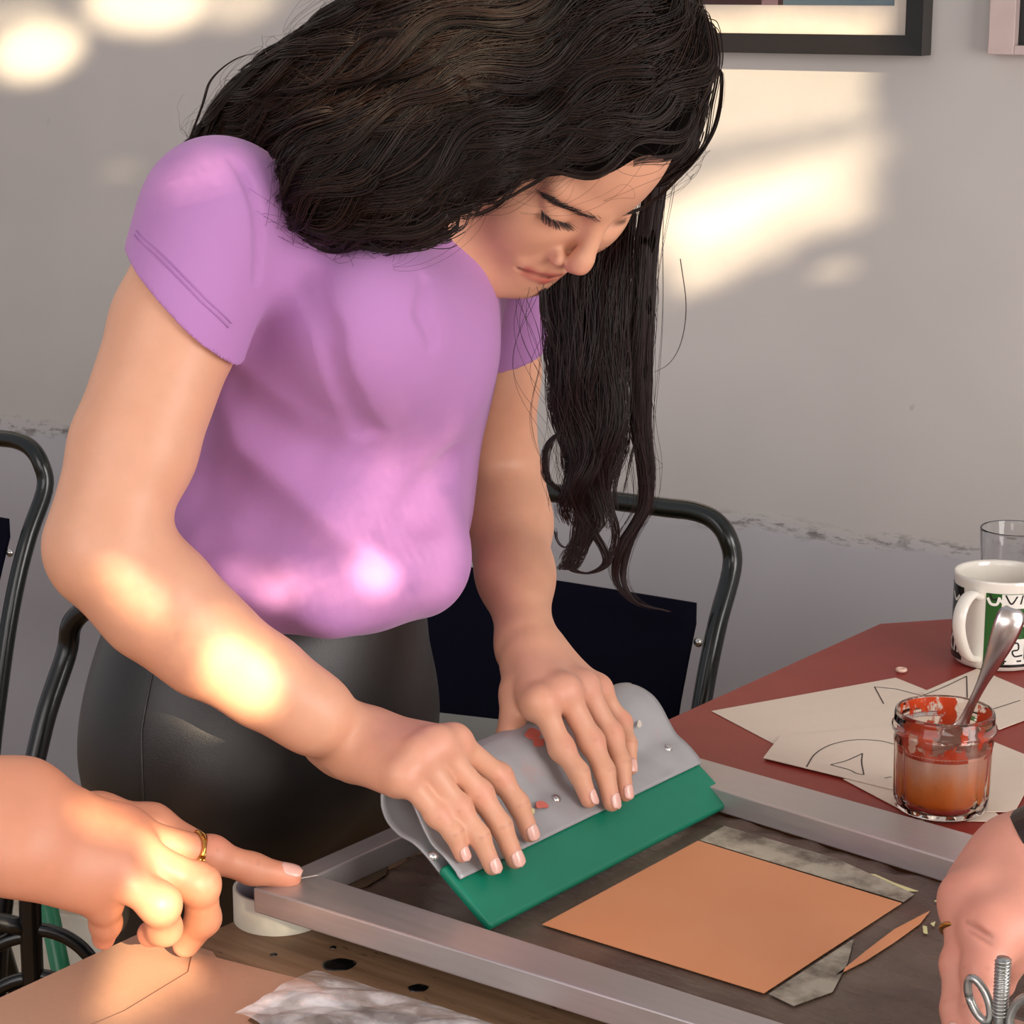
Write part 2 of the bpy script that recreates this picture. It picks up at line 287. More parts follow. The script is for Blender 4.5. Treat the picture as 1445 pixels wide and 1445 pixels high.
def nets(prims, h, B=14, disp=None):
    bsp = [bs(p) for p in prims]; pc = np.array([b[0] for b in bsp]); prr = np.array([b[1] for b in bsp]); add = np.array([p[-1] > 0 for p in prims])
    lo = (pc[add]-prr[add][:, None]).min(0)-3*h; hi = (pc[add]+prr[add][:, None]).max(0)+3*h
    nb = np.ceil((hi-lo)/(B*h)).astype(int); G = np.stack(np.meshgrid(*[np.arange(k) for k in nb], indexing='ij'), -1).reshape(-1, 3)
    ctr = lo+(G+.5)*B*h; R = B*h*.5*math.sqrt(3)
    keep = np.abs(sdf(prims, ctr)) < R*2.1+.008; G = G[keep]; ctr = ctr[keep]
    n1 = B+1; loc = np.stack(np.meshgrid(*[np.arange(n1)]*3, indexing='ij'), -1).reshape(-1, 3)
    dim = nb*B+2; ids, pos, quads = [], [], []
    key = lambda c: (c[..., 0]*dim[1]+c[..., 1])*dim[2]+c[..., 2]
    edges = [(a, b) for a in range(8) for b in range(a+1, 8) if bin(a ^ b).count('1') == 1]
    off = np.array([[(i >> 2) & 1, (i >> 1) & 1, i & 1] for i in range(8)])
    for g, c in zip(G, ctr):
        sel = np.where(np.linalg.norm(pc-c, axis=1) < prr+2*R+.055)[0]
        if not len(sel): continue
        gi = loc+g*B; p = lo+gi*h; dv = sdf([prims[i] for i in sel], p)
        if disp is not None: dv = dv+disp(p)
        d = dv.reshape(n1, n1, n1); s = d < 0
        if s.all() or not s.any(): continue
        cs = np.stack([s[o[0]:o[0]+B, o[1]:o[1]+B, o[2]:o[2]+B] for o in off], -1); act = cs.any(-1) & ~cs.all(-1)
        cell = np.argwhere(act)
        if not len(cell): continue
        dc = np.stack([d[tuple((cell+o).T)] for o in off], 1); acc = np.zeros((len(cell), 3)); cnt = np.zeros(len(cell))
        for a, b in edges:
            x, y = dc[:, a], dc[:, b]; m = (x < 0) != (y < 0); t = np.where(m, x/(x-y+1e-15*(x == y)), 0)
            acc += np.where(m[:, None], off[a]+t[:, None]*(off[b]-off[a]), 0); cnt += m
        gc = cell+g*B; ids.append(key(gc+1)); pos.append(lo+(gc+acc/cnt[:, None])*h)
        for axn in range(3):
            e = np.eye(3, dtype=int)[axn]; A = s[:B, :B, :B]; Bs = s[e[0]:e[0]+B, e[1]:e[1]+B, e[2]:e[2]+B]
            ed = np.argwhere(A != Bs); 
            if not len(ed): continue
            flip = A[tuple(ed.T)]; ed = ed+g*B+1; e1, e2 = np.eye(3, dtype=int)[(axn+1) % 3], np.eye(3, dtype=int)[(axn+2) % 3]
            q = np.stack([key(ed-e1-e2), key(ed-e2), key(ed), key(ed-e1)], 1); q[~flip] = q[~flip][:, ::-1]; quads.append(q)
    ids = np.concatenate(ids); pos = np.vstack(pos); quads = np.vstack(quads); o = np.argsort(ids); ids = ids[o]; pos = pos[o]
    ix = np.searchsorted(ids, quads); ix = np.minimum(ix, len(ids)-1); ok = (ids[ix] == quads).all(1)
    return pos, ix[ok]
def organic(name, prims, h, mat, parent, disp=None, smooth=2, tint=None, base=None):
    v, q = nets(prims, h, disp=disp)
    for _ in range(smooth):                      # Laplacian relax along mesh edges
        acc = np.zeros_like(v); n = np.zeros(len(v))
        for a, b in ((0, 1), (1, 2), (2, 3), (3, 0)):
            np.add.at(acc, q[:, a], v[q[:, b]]); np.add.at(acc, q[:, b], v[q[:, a]]); np.add.at(n, q[:, a], 1); np.add.at(n, q[:, b], 1)
        v = np.where((n > 0)[:, None], v*.5+.5*acc/np.maximum(n, 1)[:, None], v)
    loc = v.mean(0); me = bpy.data.meshes.new(name); me.vertices.add(len(v)); me.vertices.foreach_set('co', (v-loc).astype(np.float32).ravel())
    me.loops.add(4*len(q)); me.loops.foreach_set('vertex_index', q.astype(np.int32).ravel()); me.polygons.add(len(q))
    me.polygons.foreach_set('loop_start', np.arange(0, 4*len(q), 4, dtype=np.int32)); me.update(calc_edges=True); me.validate()
    if base is not None:
        col = np.tile(np.array(base[:3], float), (len(v), 1))
        for (c, r, cc, st) in (tint or []):
            c = np.asarray(c, float)
            d = np.linalg.norm(v-c, axis=1) if c.ndim == 1 else pd(cone(c[0], c[1], 0, 0), v)
            w = np.clip(1-d/r, 0, 1); w = (w*w*(3-2*w)*st)[:, None]; col = col*(1-w)+np.array(cc[:3])*w
        at_ = me.attributes.new('tint', 'FLOAT_COLOR', 'POINT'); at_.data.foreach_set('color', np.hstack([col, np.ones((len(v), 1))]).astype(np.float32).ravel())
    o = link(name, me, mat, parent, True); pw = np.zeros(3); pp = parent
    while pp is not None: pw = pw+np.array(pp.location); pp = pp.parent
    o.location = loc-pw; return o
def strands(name, P, rad, mat, parent):          # P: (strands, points, 3)
    n, k, _ = P.shape; hc = bpy.data.hair_curves.new(name); hc.add_curves([k]*n)
    pw = np.zeros(3); pp = parent
    while pp is not None: pw = pw+np.array(pp.location); pp = pp.parent
    hc.attributes['position'].data.foreach_set('vector', (P-pw).astype(np.float32).ravel())
    r = hc.attributes.get('radius') or hc.attributes.new('radius', 'FLOAT', 'POINT')
    prof = np.linspace(1, .35, k)**.7; r.data.foreach_set('value', (np.broadcast_to(np.asarray(rad, float).reshape(-1, 1), (n, 1))*prof[None]).astype(np.float32).ravel())
    hc.materials.append(mat); o = bpy.data.objects.new(name, hc); C.objects.link(o); o.parent = parent; tag(o, kind='stuff'); return o
# ------------------------------------------------------------------ the room
def Zp(x, y, z): return onplane(x, y, (0, 0, z), ZZ)
def turned(o, ang):               # give a mesh object its own axes (turned about z) without moving it
    R = Matrix.Rotation(-ang, 4, 'Z'); o.data.transform(R); o.rotation_euler.z = ang; return o
WA = math.atan2(-.5078, .8615)
def Wp(s, z, off=0): return np.array([-.664, 3.073, 0])+WD*s-WN*off+ZZ*z          # s metres along the wall
v, f = boxv(Wp(-3, 0, 0), WD*6.5, WN*.12, ZZ*2.7)
o = pydata('wall_back', v, f, M['wall'], loc=Wp(0, .72)); turned(o, WA); tag(o, kind='structure')
v, f = boxv((-5, -1.2, -.1), (9, 0, 0), (0, 7, 0), (0, 0, .1)); tag(pydata('floor', v, f, M['floor']), kind='structure')
tag(box('baseboard_back', Wp(-3, 0.0005, .014), WD*6.5, WN*.013, ZZ*.11, M['skirting']), kind='structure')
# unseen wall and mask panel added behind the camera to shape the low sun
GY = -.85
def Gp(p):
    p = np.asarray(p); t = p[1]-GY; return np.array([p[0]-SUN_DIR[0]/SUN_DIR[1]*t, p[2]-SUN_DIR[2]/SUN_DIR[1]*t])
WX0, WX1, WZ0, WZ1 = .25, 2.05, 1.25, 3.25
parts = [boxv((-3, GY-.1, 0), (3+WX0, 0, 0), (0, .1, 0), (0, 0, 3.7)), boxv((WX1, GY-.1, 0), (2, 0, 0), (0, .1, 0), (0, 0, 3.7)),
         boxv((WX0, GY-.1, 0), (WX1-WX0, 0, 0), (0, .1, 0), (0, 0, WZ0)), boxv((WX0, GY-.1, WZ1), (WX1-WX0, 0, 0), (0, .1, 0), (0, 0, 3.7-WZ1))]
v, f = join(parts); tag(pydata('sun_block_wall', v, f, M['wall']), kind='structure')  # added out of view to keep the sun off the rest of the scene
GAPS = []
def gap_poly(pts, val, soft=.012): GAPS.append(('p', np.array([Gp(p) for p in pts]), val, soft))
def gap_blob(x, y, Y, rx, ry, rot, val, onwall=False):
    F = (lambda a, b: W(a, b)) if onwall else (lambda a, b: at(a, b, Y))
    c, s = math.cos(math.radians(rot)), math.sin(math.radians(rot))
    g0 = Gp(F(x, y)); g1 = Gp(F(x+rx*c, y+rx*s))-g0; g2 = Gp(F(x-ry*s, y+ry*c))-g0
    GAPS.append(('b', g0, np.linalg.inv(np.array([g1, g2]).T), val))
wp = lambda *q: [W(*k) for k in q]
gap_poly(wp((905, 330), (960, 413), (1005, 405), (1075, 362), (1130, 335), (1226, 308), (1228, 185), (1120, 212), (1000, 245), (905, 300)), .5)
gap_poly(wp((925, 330), (975, 372), (1040, 350), (1120, 305), (1190, 285), (1210, 220), (1120, 230), (1030, 262), (930, 300)), 1.0, .03)
gap_poly(wp((900, 40), (900, 215), (1000, 200), (1226, 165), (1228, 30), (1100, 20)), .42, .004)
gap_poly(wp((900, 215), (900, 300), (1226, 195), (1226, 160)), .16, .004)
gap_blob(1180, 382, 0, 28, 9, -8, .3, True); gap_blob(1092, 360, 0, 34, 10, -10, .2, True)
gap_blob(50, 72, 0, 62, 40, -12, 1.0, True); gap_blob(20, 22, 0, 60, 22, -8, .3, True); gap_blob(205, 5, 0, 85, 40, 0, .9, True); gap_blob(330, 5, 0, 60, 30, -8, .35, True); gap_blob(175, 240, 0, 26, 8, 0, .15, True)
# ------------------------------------------------------------------ pictures on the wall
def wbox(name, s0, s1, z0, z1, o0, o1, mat, parent=None, bw=0): return box(name, Wp(s0, z0, o0), WD*(s1-s0), ZZ*(z1-z0), -WN*(o1-o0), mat, parent, bw)
def ws(x, y, off=0): 
    p = W(x, y, off); return (p-np.array([-.664, 3.073, 0]))@WD, p[2]
pf = empty('picture_frame', Wp(1.0, 1.24, .002), 'black wooden frame with cream mat above the bright wall patch', 'picture frame')
sR, zB = ws(1300, 79, .03); sI, zI = ws(1277, 50, .02); sL = sR-.56; zT = zB+.46; w1 = .028
sA, zA = ws(1262, 8, .01)
def bar(a, b, c, d): # outer a,b inner d,c trapezium in (s,z), bevelled inwards
    vs = [Wp(a[0], a[1], .002), Wp(b[0], b[1], .002), Wp(b[0], b[1], .03), Wp(a[0], a[1], .03), Wp(d[0], d[1], .002), Wp(c[0], c[1], .002), Wp(c[0], c[1], .020), Wp(d[0], d[1], .020)]
    fs = [(0, 1, 2, 3), (3, 2, 6, 7), (7, 6, 5, 4), (4, 5, 1, 0), (0, 3, 7, 4), (1, 5, 6, 2)]
    o = pydata('frame_bar', vs, fs, M['frame_black'], pf); bm = bmesh.new(); bm.from_mesh(o.data); bmesh.ops.recalc_face_normals(bm, faces=bm.faces); bm.to_mesh(o.data); bm.free()
ou = [(sL, zB), (sR, zB), (sR, zT), (sL, zT)]; iL = sL+(sR-sI); inn = [(iL, zI), (sI, zI), (sI, zT-w1), (iL, zT-w1)]
for i in range(4): bar(ou[i], ou[(i+1) % 4], inn[(i+1) % 4], inn[i])
wbox('mat_board', iL, sI, zI, zT-w1, .003, .010, M['mat_board'], pf)
m1, _ = ws(1075, 5, .01); m2, _ = ws(1098, 5, .01)
wbox('print_panel', iL+.02, m1, zA, zT-.06, .010, .0106, M['pic_maroon'], pf); wbox('print_panel', m1, m2, zA, zT-.06, .010, .0106, M['pic_pink'], pf)
wbox('print_panel', m2, m2+.006, zA, zT-.06, .010, .0106, M['pic_maroon'], pf); wbox('print_panel', m2+.006, sA, zA, zT-.06, .010, .0106, M['pic_blue'], pf)
s0, z0 = ws(1394, 77, .02); s1, z1 = ws(1435, 64, .012)
pg = empty('picture_frame', Wp(s0, z0, .002), 'pale pink picture frame cut by the right edge of the photo', 'picture frame')
wd = s1-s0
wbox('frame_bar', s0, s0+wd, z0, z0+.4, .002, .022, M['frame_pale'], pg, .001); wbox('frame_bar', s0+.35-wd, s0+.35, z0, z0+.4, .002, .022, M['frame_pale'], pg, .001)
wbox('frame_bar', s0+wd, s0+.35-wd, z0, z1, .002, .022, M['frame_pale'], pg, .001); wbox('frame_bar', s0+wd, s0+.35-wd, z0+.4-wd, z0+.4, .002, .022, M['frame_pale'], pg, .001)
wbox('print_panel', s0+wd, s0+.35-wd, z1, z0+.4-wd, .003, .009, M['pic_black'], pg)
# ------------------------------------------------------------------ chairs of bent tube and canvas
def chair(cr, label, width=.45, mat='tube_green', canvas=True, lean=1.0, group=None, rz=WA, dp=1.0):
    """cr: outer right top corner of the back hoop"""
    D = np.array([math.cos(rz), math.sin(rz), 0]); F = np.array([D[1], -D[0], 0]); zt = cr[2]; c0 = np.array([cr[0], cr[1], 0])-D*width/2
    root = empty('tube_chair', c0+F*.15, label, 'chair', group)
    q = lambda s, fw, z: c0+D*s+F*fw+ZZ*z
    prof = [(.03, 0), (.12, .30), (.115, .45), (.085, .58), (.06, zt-.16), (.033, zt-.10)]
    h = width/2; side = lambda sg: [q(sg*h, a*lean, z) for a, z in prof]
    arc = [q(h, .002, zt-.050), q(h-.006, 0, zt-.022), q(h-.022, -.002, zt-.006), q(h-.045, -.003, zt), q(h-.075, -.003, zt), q(h-.12, -.003, zt), q(0, -.003, zt)]
    mir = [q(-h+.12, -.003, zt), q(-h+.075, -.003, zt), q(-h+.045, -.003, zt), q(-h+.022, -.002, zt-.006), q(-h+.006, 0, zt-.022), q(-h, .002, zt-.050)]
    path = spline(side(1)+arc+mir+side(-1)[::-1], 110); tube('back_hoop', path, .0098, M[mat], root, 12)
    for sg in (-1, 1):
        s = sg*(h-.015)
        tube('leg', spline([q(s, .43*dp, .002), q(s, .41*dp, .2), q(s, .38*dp, .42), q(s, .35*dp, .435), q(s, .12, .43)], 30), .0095, M[mat], root, 10)
        tube('rail', [q(s, .06, .17), q(s, .41*dp, .17)], .007, M[mat], root, 8)
    tube('rail', [q(-h+.015, .40*dp, .432), q(h-.015, .40*dp, .432)], .008, M[mat], root, 8); tube('rail', [q(-h, .12, .40), q(h, .12, .40)], .008, M[mat], root, 8)
    if canvas:
        ss = np.linspace(-h+.018, h-.018, 24); zs = [zt-.078, zt-.10, zt-.13, zt-.17, zt-.22, zt-.27]; fw = np.interp(zs, [p[1] for p in prof], [p[0]*lean for p in prof])
        V = []; Fs = []
        for i, (z, a) in enumerate(zip(zs, fw)):
            for s in ss:
                b = 1-(s/h)**2; V.append(q(s, a+.012-.018*b, z-.004*b*(i == 0)))
        n = len(ss)
        for i in range(len(zs)-1):
            for j in range(n-1): Fs.append((i*n+j, i*n+j+1, (i+1)*n+j+1, (i+1)*n+j))
        o = pydata('back_canvas', V, Fs, M['canvas'], root, True); so_ = o.modifiers.new('thick', 'SOLIDIFY'); so_.thickness = .004
        for sg in (-1, 1):
            for z in (zt-.115, zt-.235):
                a = np.interp(z, [p[1] for p in prof], [p[0]*lean for p in prof]); v, f = lathev([(0, 0), (.004, .0005), (.005, .003), (0, .005)], 10)
                R = np.array([np.cross(F, ZZ), ZZ, F]); pydata('bolt', v@R+q(sg*(h-.011), a+.010, z), f, M['rivet'], root, True)
    V = []; Fs = []; ss = np.linspace(-h+.02, h-.02, 14); ff = np.linspace(.13, .41*dp, 8)
    for a in ff:
        for s in ss: V.append(q(s, a, .446-.02*(1-(s/h)**2)*math.sin(math.pi*(a-.13)/(.41*dp-.13))))
    for i in range(7):
        for j in range(13): Fs.append((i*14+j, i*14+j+1, (i+1)*14+j+1, (i+1)*14+j))
    o = pydata('seat_canvas', V, Fs, M['canvas'], root, True); o.modifiers.new('thick', 'SOLIDIFY').thickness = .004
    return root
pR = onplane(1036, 730, (0, 0, .82), ZZ); chair(np.array([pR[0], pR[1], .82]), 'dark green tube chair with navy canvas back, behind the long curls', .46)
pL = onplane(62, 628, (0, 0, .82), ZZ); chair(np.array([pL[0], pL[1], .82]), 'dark green tube chair at far left edge, navy canvas back', .44)
p3 = onplane(92, 848, (0, 0, .78), ZZ)
c3 = np.array([p3[0], p3[1], 0])+WD*.34
ch3 = chair(np.array([c3[0], c3[1], .78]), 'black tube chair directly behind the leggings, its hoop under the bare elbow', .34, 'tube_black', False, dp=.5)
# floor-level things seen past the table at bottom left
bx = at(-40, 1345, 2.56)
def crate():
    g = np.array([bx[0], bx[1], 0]); r = empty('storage_box', g+[.06, 0, 0], 'white plastic box with lid on the floor below the pointing hand', 'box')
    D = np.array([.93, -.36, 0]); F = np.array([.36, .93, 0]); H = .30
    box('body', g-F*0+ZZ*.001, D*.20, F*.2, ZZ*(H-.06), M['bin'], r, .006); box('lid', g-F*.008-D*.008+ZZ*(H-.06), D*.216, F*.216, ZZ*.05, M['bin'], r, .008)
    box('strap', g+D*.03-F*.011+ZZ*.01, D*.022, F*.004, ZZ*(H-.005), M['paper_grey'], r, 0)
crate()
def trestle():
    b = at(48, 1330, 1.75); r = empty('plant_stand', (b[0], b[1], 0), 'black bent-rod stand with curved braces at the lower left edge', 'stand')
    X = np.array([1., 0, 0]); t = .0095; top = b[2]+.14
    tube('post', spline([[b[0]+.028, b[1], top], [b[0]+.012, b[1], b[2]+.06], [b[0]-.002, b[1], b[2]+.02], [b[0], b[1], .001]], 30), t, M['tube_black'], r, 12)
    tube('rod', spline([b+X*-.2+ZZ*.055, b+X*-.1+ZZ*.035, b+ZZ*.012], 12), .008, M['tube_black'], r, 10)
    def arc(dz, sx, rad): 
        a = np.linspace(math.pi/2, .05, 14); return [b+X*(sx*rad*np.cos(k))+ZZ*(dz-rad+rad*np.sin(k)) for k in a]
    tube('brace', arc(.012, 1, .055), .006, M['tube_black'], r, 10); tube('brace', arc(.006, -1, .06), .006, M['tube_black'], r, 10)
    tube('brace', arc(-.030, 1, .05), .006, M['tube_black'], r, 10); tube('brace', arc(-.032, -1, .055), .006, M['tube_black'], r, 10)
    tube('rod', [b+X*.055-ZZ*.05, b+X*.055-ZZ*(b[2]-.002)], .006, M['tube_black'], r, 8); tube('rod', [b-X*.06-ZZ*.05, b-X*.06-ZZ*(b[2]-.002)], .006, M['tube_black'], r, 8)
trestle()
for (xa, ya, xb, yb, lb) in ((66, 1270, 84, 1360, 'bright green metal leg between black rods at lower left'), (170, 1285, 180, 1330, 'bright green metal leg glimpsed between the curled fingers')):
    yy = 2.05 if xa < 100 else 1.88; a, b = at(xa, ya, yy), at(xb, yb, yy); d = (a-b)/np.linalg.norm(a-b); lo = b-d*((b[2]-.003)/d[2]); tag(tube('green_leg', [lo, a+d*.03], .010, M['leg_green'], None, 12), lb, 'leg')
# ------------------------------------------------------------------ tables
def tpoly(q, z): return [T(a, b, z) for a, b in q]
wt = empty('work_table', T(.3, 0, 0), 'worn brown wooden work table under the printing frame', 'table')
o = prism('tabletop', tpoly([(-.039, -.62), (.95, -.62), (.95, .352), (-.039, .352)], .706), ZZ*.026, M['board'], wt, .002); turned(o, _a)
for a, b in ((-.005, -.58), (.9, -.58), (.9, .3), (-.005, .3)): box('leg', T(a, b, .001), TU*.04, TV*.04, ZZ*.704, M['board'], wt)
for (x, y, r) in ((478, 1361, .0098), (590, 1394, .0058), (386, 1347, .0022), (470, 1337, .002)):
    p = Zp(x, y, .7322); lathe('bolt_hole', [(0, .0004), (r*.8, .0006), (r, .0001), (r*1.02, -.002)], p, M['hole'], wt, 20, lambda a, i, z: 1+.10*np.sin(2*a+1)+.05*np.sin(5*a))
rt = empty('red_table', T(.3, .6, 0), 'red laminate table with cut corner and brown edge by the wall', 'table')
op = [(-.016, .354), (.95, .354), (.95, 1.02), (.125, 1.02), (-.019, .839)]
o = prism('tabletop', tpoly(op, .7475), ZZ*.0025, M['red'], rt); turned(o, _a); prism('edge_band', tpoly([(a+(.0004 if a > 0 else -.0004), b) for a, b in op], .722), ZZ*.0255, M['edge'], rt, .001)
for a, b in ((.03, .38), (.88, .38), (.88, .95), (.14, .93)): box('leg', T(a, b, .001), TU*.035, TV*.035, ZZ*.72, M['edge'], rt)
# ------------------------------------------------------------------ the printing frame
pfm = empty('printing_screen', T(.25, .19, .7515), 'aluminium printing screen with dark mesh and orange stencil window', 'printing screen')
zb, zt = .7550, .772
inner = [(.018, .040), (.478, .046), (.478, .300), (.018, .340)]; outer = [(0, 0), (.52, .022), (.52, .350), (0, .383)]
for i in range(4):
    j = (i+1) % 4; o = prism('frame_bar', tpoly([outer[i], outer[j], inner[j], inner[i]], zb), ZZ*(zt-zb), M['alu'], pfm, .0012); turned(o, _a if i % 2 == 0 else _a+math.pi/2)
for a, b in ((.46, .03), (.46, .31), (.06, .356)):
    zf = .7502 if b > .352 else .7322; box('foot', T(a-.01, b-.006, zf), TU*.02, TV*.012, ZZ*(zb-zf-.0001), M['hole'], pfm, 0)
NX, NY = 90, 60; V = []; 
for i in range(NY):
    for j in range(NX):
        a, b = i/(NY-1), j/(NX-1); p0 = np.array(inner[0])*(1-b)+np.array(inner[1])*b; p1 = np.array(inner[3])*(1-b)+np.array(inner[2])*b; p = p0*(1-a)+p1*a
        ed = min(a, 1-a, b, 1-b); cr = max(0, 1-ed/.16); V.append(T(p[0], p[1], .7540+cr*.0012*(math.sin(p[0]*160+math.sin(p[1]*90)*2)*math.sin(p[1]*140+p[0]*60))))
Fs = [(i*NX+j, i*NX+j+1, (i+1)*NX+j+1, (i+1)*NX+j) for i in range(NY-1) for j in range(NX-1)]
o = pydata('mesh_sheet', V, Fs, M['mesh'], pfm, True); turned(o, _a)
zi = .7552
def pxpoly(name, px, z, mat, parent, th=.0004, bw=0): return prism(name, [Zp(x, y, z) for x, y in px], ZZ*th, mat, parent, bw)
pxpoly('stencil_window', [(765, 1305), (985, 1187), (1272, 1275), (1078, 1402)], zi, M['ink'], pfm)
pxpoly('tape_strip', [(988, 1186), (1022, 1166), (1180, 1212), (1290, 1262), (1275, 1273)], zi, M['tape_shine'], pfm); pxpoly('tape_strip', [(1085, 1403), (1205, 1325), (1196, 1360), (1175, 1400), (1120, 1420)], zi, M['tape_shine'], pfm)  # pale patches are shine painted on as colour
pxpoly('tape_strip', [(446, 1240), (470, 1226), (528, 1196), (552, 1212), (545, 1234), (520, 1250), (500, 1258)], zi, M['foil'], pfm)
pxpoly('ink_smear', [(1178, 1378), (1225, 1340), (1262, 1312), (1300, 1292), (1312, 1286), (1298, 1304), (1262, 1330), (1222, 1356)], zi, M['ink'], pfm)
pxpoly('ink_smear', [(1212, 1232), (1235, 1234), (1262, 1246), (1296, 1258), (1262, 1257), (1232, 1249)], zi, M['paint_yellow'], pfm, .0003)
for q in ([(1302, 1307), (1308, 1308), (1309, 1318), (1303, 1317)], [(1313, 1304), (1320, 1301), (1318, 1308)], [(1318, 1272), (1338, 1264), (1330, 1275)]): pxpoly('ink_fleck', q, zi, M['paint_yellow'], pfm, .0005)
# hinge clamp with its bolt and wing nut at the short end
hb = Zp(1411, 1440, .790)
hc = empty('hinge_clamp', hb-ZZ*.0179, 'zinc bolt and wing nut clamp beside the hand at bottom right', 'clamp')
box('plate', hb-TU*.02-TV*.03-ZZ*.0178, TU*.05, TV*.06, ZZ*.006, M['zinc'], hc, .001)
n = 320; t_ = np.linspace(0, 1, n); ang = t_*2*np.pi*16
v, f = tubev([hb-ZZ*.012, hb+ZZ*.036], .0036, 14); v2, f2 = tubev(np.stack([hb[0]+.0037*np.cos(ang), hb[1]+.0037*np.sin(ang), hb[2]+.002+t_*.033], 1), .0008, 5)
v, f = join([(v, f), (v2, f2)]); pydata('bolt', v, f, M['zinc'], hc, True)
lathe('nut', [(0, 0), (.008, 0), (.0085, .001), (.0085, .006), (.0075, .007), (0, .007)], hb-ZZ*.010, M['zinc'], hc, 6); lathe('washer', [(0, 0), (.011, 0), (.011, .0018), (0, .0018)], hb-ZZ*.0118, M['zinc'], hc, 24)
for sg in (-1, 1):
    an = np.linspace(0, 2*np.pi, 25); d = np.array([.75, -.66, 0])*sg
    tube('wing', [hb-ZZ*.002+d*(.013+.006*math.cos(k))+ZZ*(.010+.011*math.sin(k))+d*.004*math.sin(k) for k in an], .0024, M['zinc'], hc, 8)
# ------------------------------------------------------------------ the squeegee
PH = math.radians(36); SL = -TU*math.cos(PH)+ZZ*math.sin(PH); SN = TU*math.sin(PH)+ZZ*math.cos(PH); SE = T(.139, .065, .7585)
def S(t, s, n): return SE+TV*t+SL*s+SN*n
def SP(x, y, n): return onplane(x, y, SE+SN*n, SN)
sq = empty('squeegee', S(.139, 0, -.003), 'grey sheet-metal squeegee with green rubber blade under both hands', 'squeegee')
v, f = boxv(S(0, 0, -.0035), TV*.276, SL*.05, SN*.007); o = pydata('blade', v, f, M['rubber'], sq); turned(o, _a); bevel(o, .0028, 3)
pr = spline([(.036, .0052), (.052, .0062), (.064, .0055), (.074, .0085), (.086, .0130), (.098, .0150), (.110, .0130), (.118, .006), (.1195, -.002), (.114, -.010), (.102, -.0135), (.088, -.0110), (.076, -.0055), (.064, -.0045), (.050, -.0055), (.036, -.0052)], 90)
NT_ = 60; V = []; 
for i in range(NT_):
    a = i/(NT_-1); 
    for k, (s, n) in enumerate(pr):
        e0 = .004+.010*max(0, (s-.07)/.05)**2; e1 = .276-.014*max(0, (s-.085)/.035)**2
        t = e0+(e1-e0)*a; w = .0006*math.sin(t*95+s*40)+.0004*math.sin(t*230+k*.15); V.append(S(t, s, n+w*(1 if .04 < s < .112 else 0)))
K = len(pr); Fs = [(i*K+j, (i+1)*K+j, (i+1)*K+j+1, i*K+j+1) for i in range(NT_-1) for j in range(K-1)]
o = pydata('handle', V, Fs, M['handle'], sq, True); turned(o, _a); sm = o.modifiers.new('sheet', 'SOLIDIFY'); sm.thickness = .0014; sm.offset = 0
B3 = np.array([TV, SL, SN])
for (x, y) in ((612, 1207), (785, 1127), (943, 1056)):
    p = SP(x, y, .0068); v, f = lathev([(0, .0022), (.0018, .0019), (.0032, .0008), (.0036, -.001)], 16); pydata('rivet', v@B3+p, f, M['rivet'], sq, True)
def blot(x, y, rx, ry, n, mt, seed):
    rg = np.random.default_rng(seed); a = np.linspace(0, 2*np.pi, 22, endpoint=False); w = 1+sum(rg.normal(0, .22/k)*np.sin(k*a+rg.uniform(0, 6.3)) for k in (2, 3, 4, 5))
    prism('ink_fleck', [SP(x+rx*q*math.cos(k), y+ry*q*math.sin(k), n) for k, q in zip(a, w)], SN*.0004, M[mt], sq)
for q in ((752, 1036, 11, 8, .0152, 'paint_red', 1), (760, 1048, 8, 6, .0150, 'paint_red', 2), (738, 1060, 6, 8, .0140, 'paint_red', 3), (722, 1056, 5, 4, .014, 'paint_red', 9), (764, 1136, 9, 5, .0082, 'paint_red', 4), (712, 1108, 5, 9, .0130, 'paint_yellow', 5), (722, 1122, 6, 9, .0105, 'paint_yellow', 6), (734, 1138, 9, 8, .0082, 'paint_yellow', 7), (748, 1146, 6, 5, .0078, 'paint_yellow', 8), (884, 1018, 4, 9, .0152, 'mat_board', 10), (902, 1022, 3, 5, .0152, 'mat_board', 11), (690, 1062, 5, 3, .015, 'paint_red', 12), (652, 1196, 4, 3, .0085, 'paint_red', 13)): blot(*q)
# ------------------------------------------------------------------ things on the wooden table
tp = Zp(387, 1300, .7323); mr = .0300
mt_ = empty('tape_roll', tp, 'white roll of masking tape under the screen corner by the pointing finger', 'tape roll')
tp2 = tp+np.array([.003, .006, 0])
lathe('tape', [(mr, 0), (mr, .0222), (mr-.0022, .0226), (mr-.0022, 0), (mr, 0)], tp2, M['tape_white'], mt_, 64); lathe('core', [(mr-.0023, .0003), (mr-.0023, .0222), (mr-.0036, .0222), (mr-.0036, .0003), (mr-.0023, .0003)], tp2, M['core'], mt_, 64)
def card(name, px, z, mat, label, th=.0012, cat='card', curl=None):
    o = pxpoly(name, px, z, M[mat], None, th); tag(o, label, cat); return o
card('card_sheet', [(-260, 1530), (-60, 1438), (205, 1316), (300, 1345), (330, 1390), (150, 1480), (0, 1560)], .7323, 'kraft', 'brown card sheet at bottom left with a sunlit corner below the fingers')
card('card_sheet', [(60, 1478), (176, 1429), (266, 1374), (272, 1345), (440, 1388), (560, 1470), (400, 1600), (150, 1560)], .7337, 'kraft', 'brown card sheet lying on top of the sunlit card')
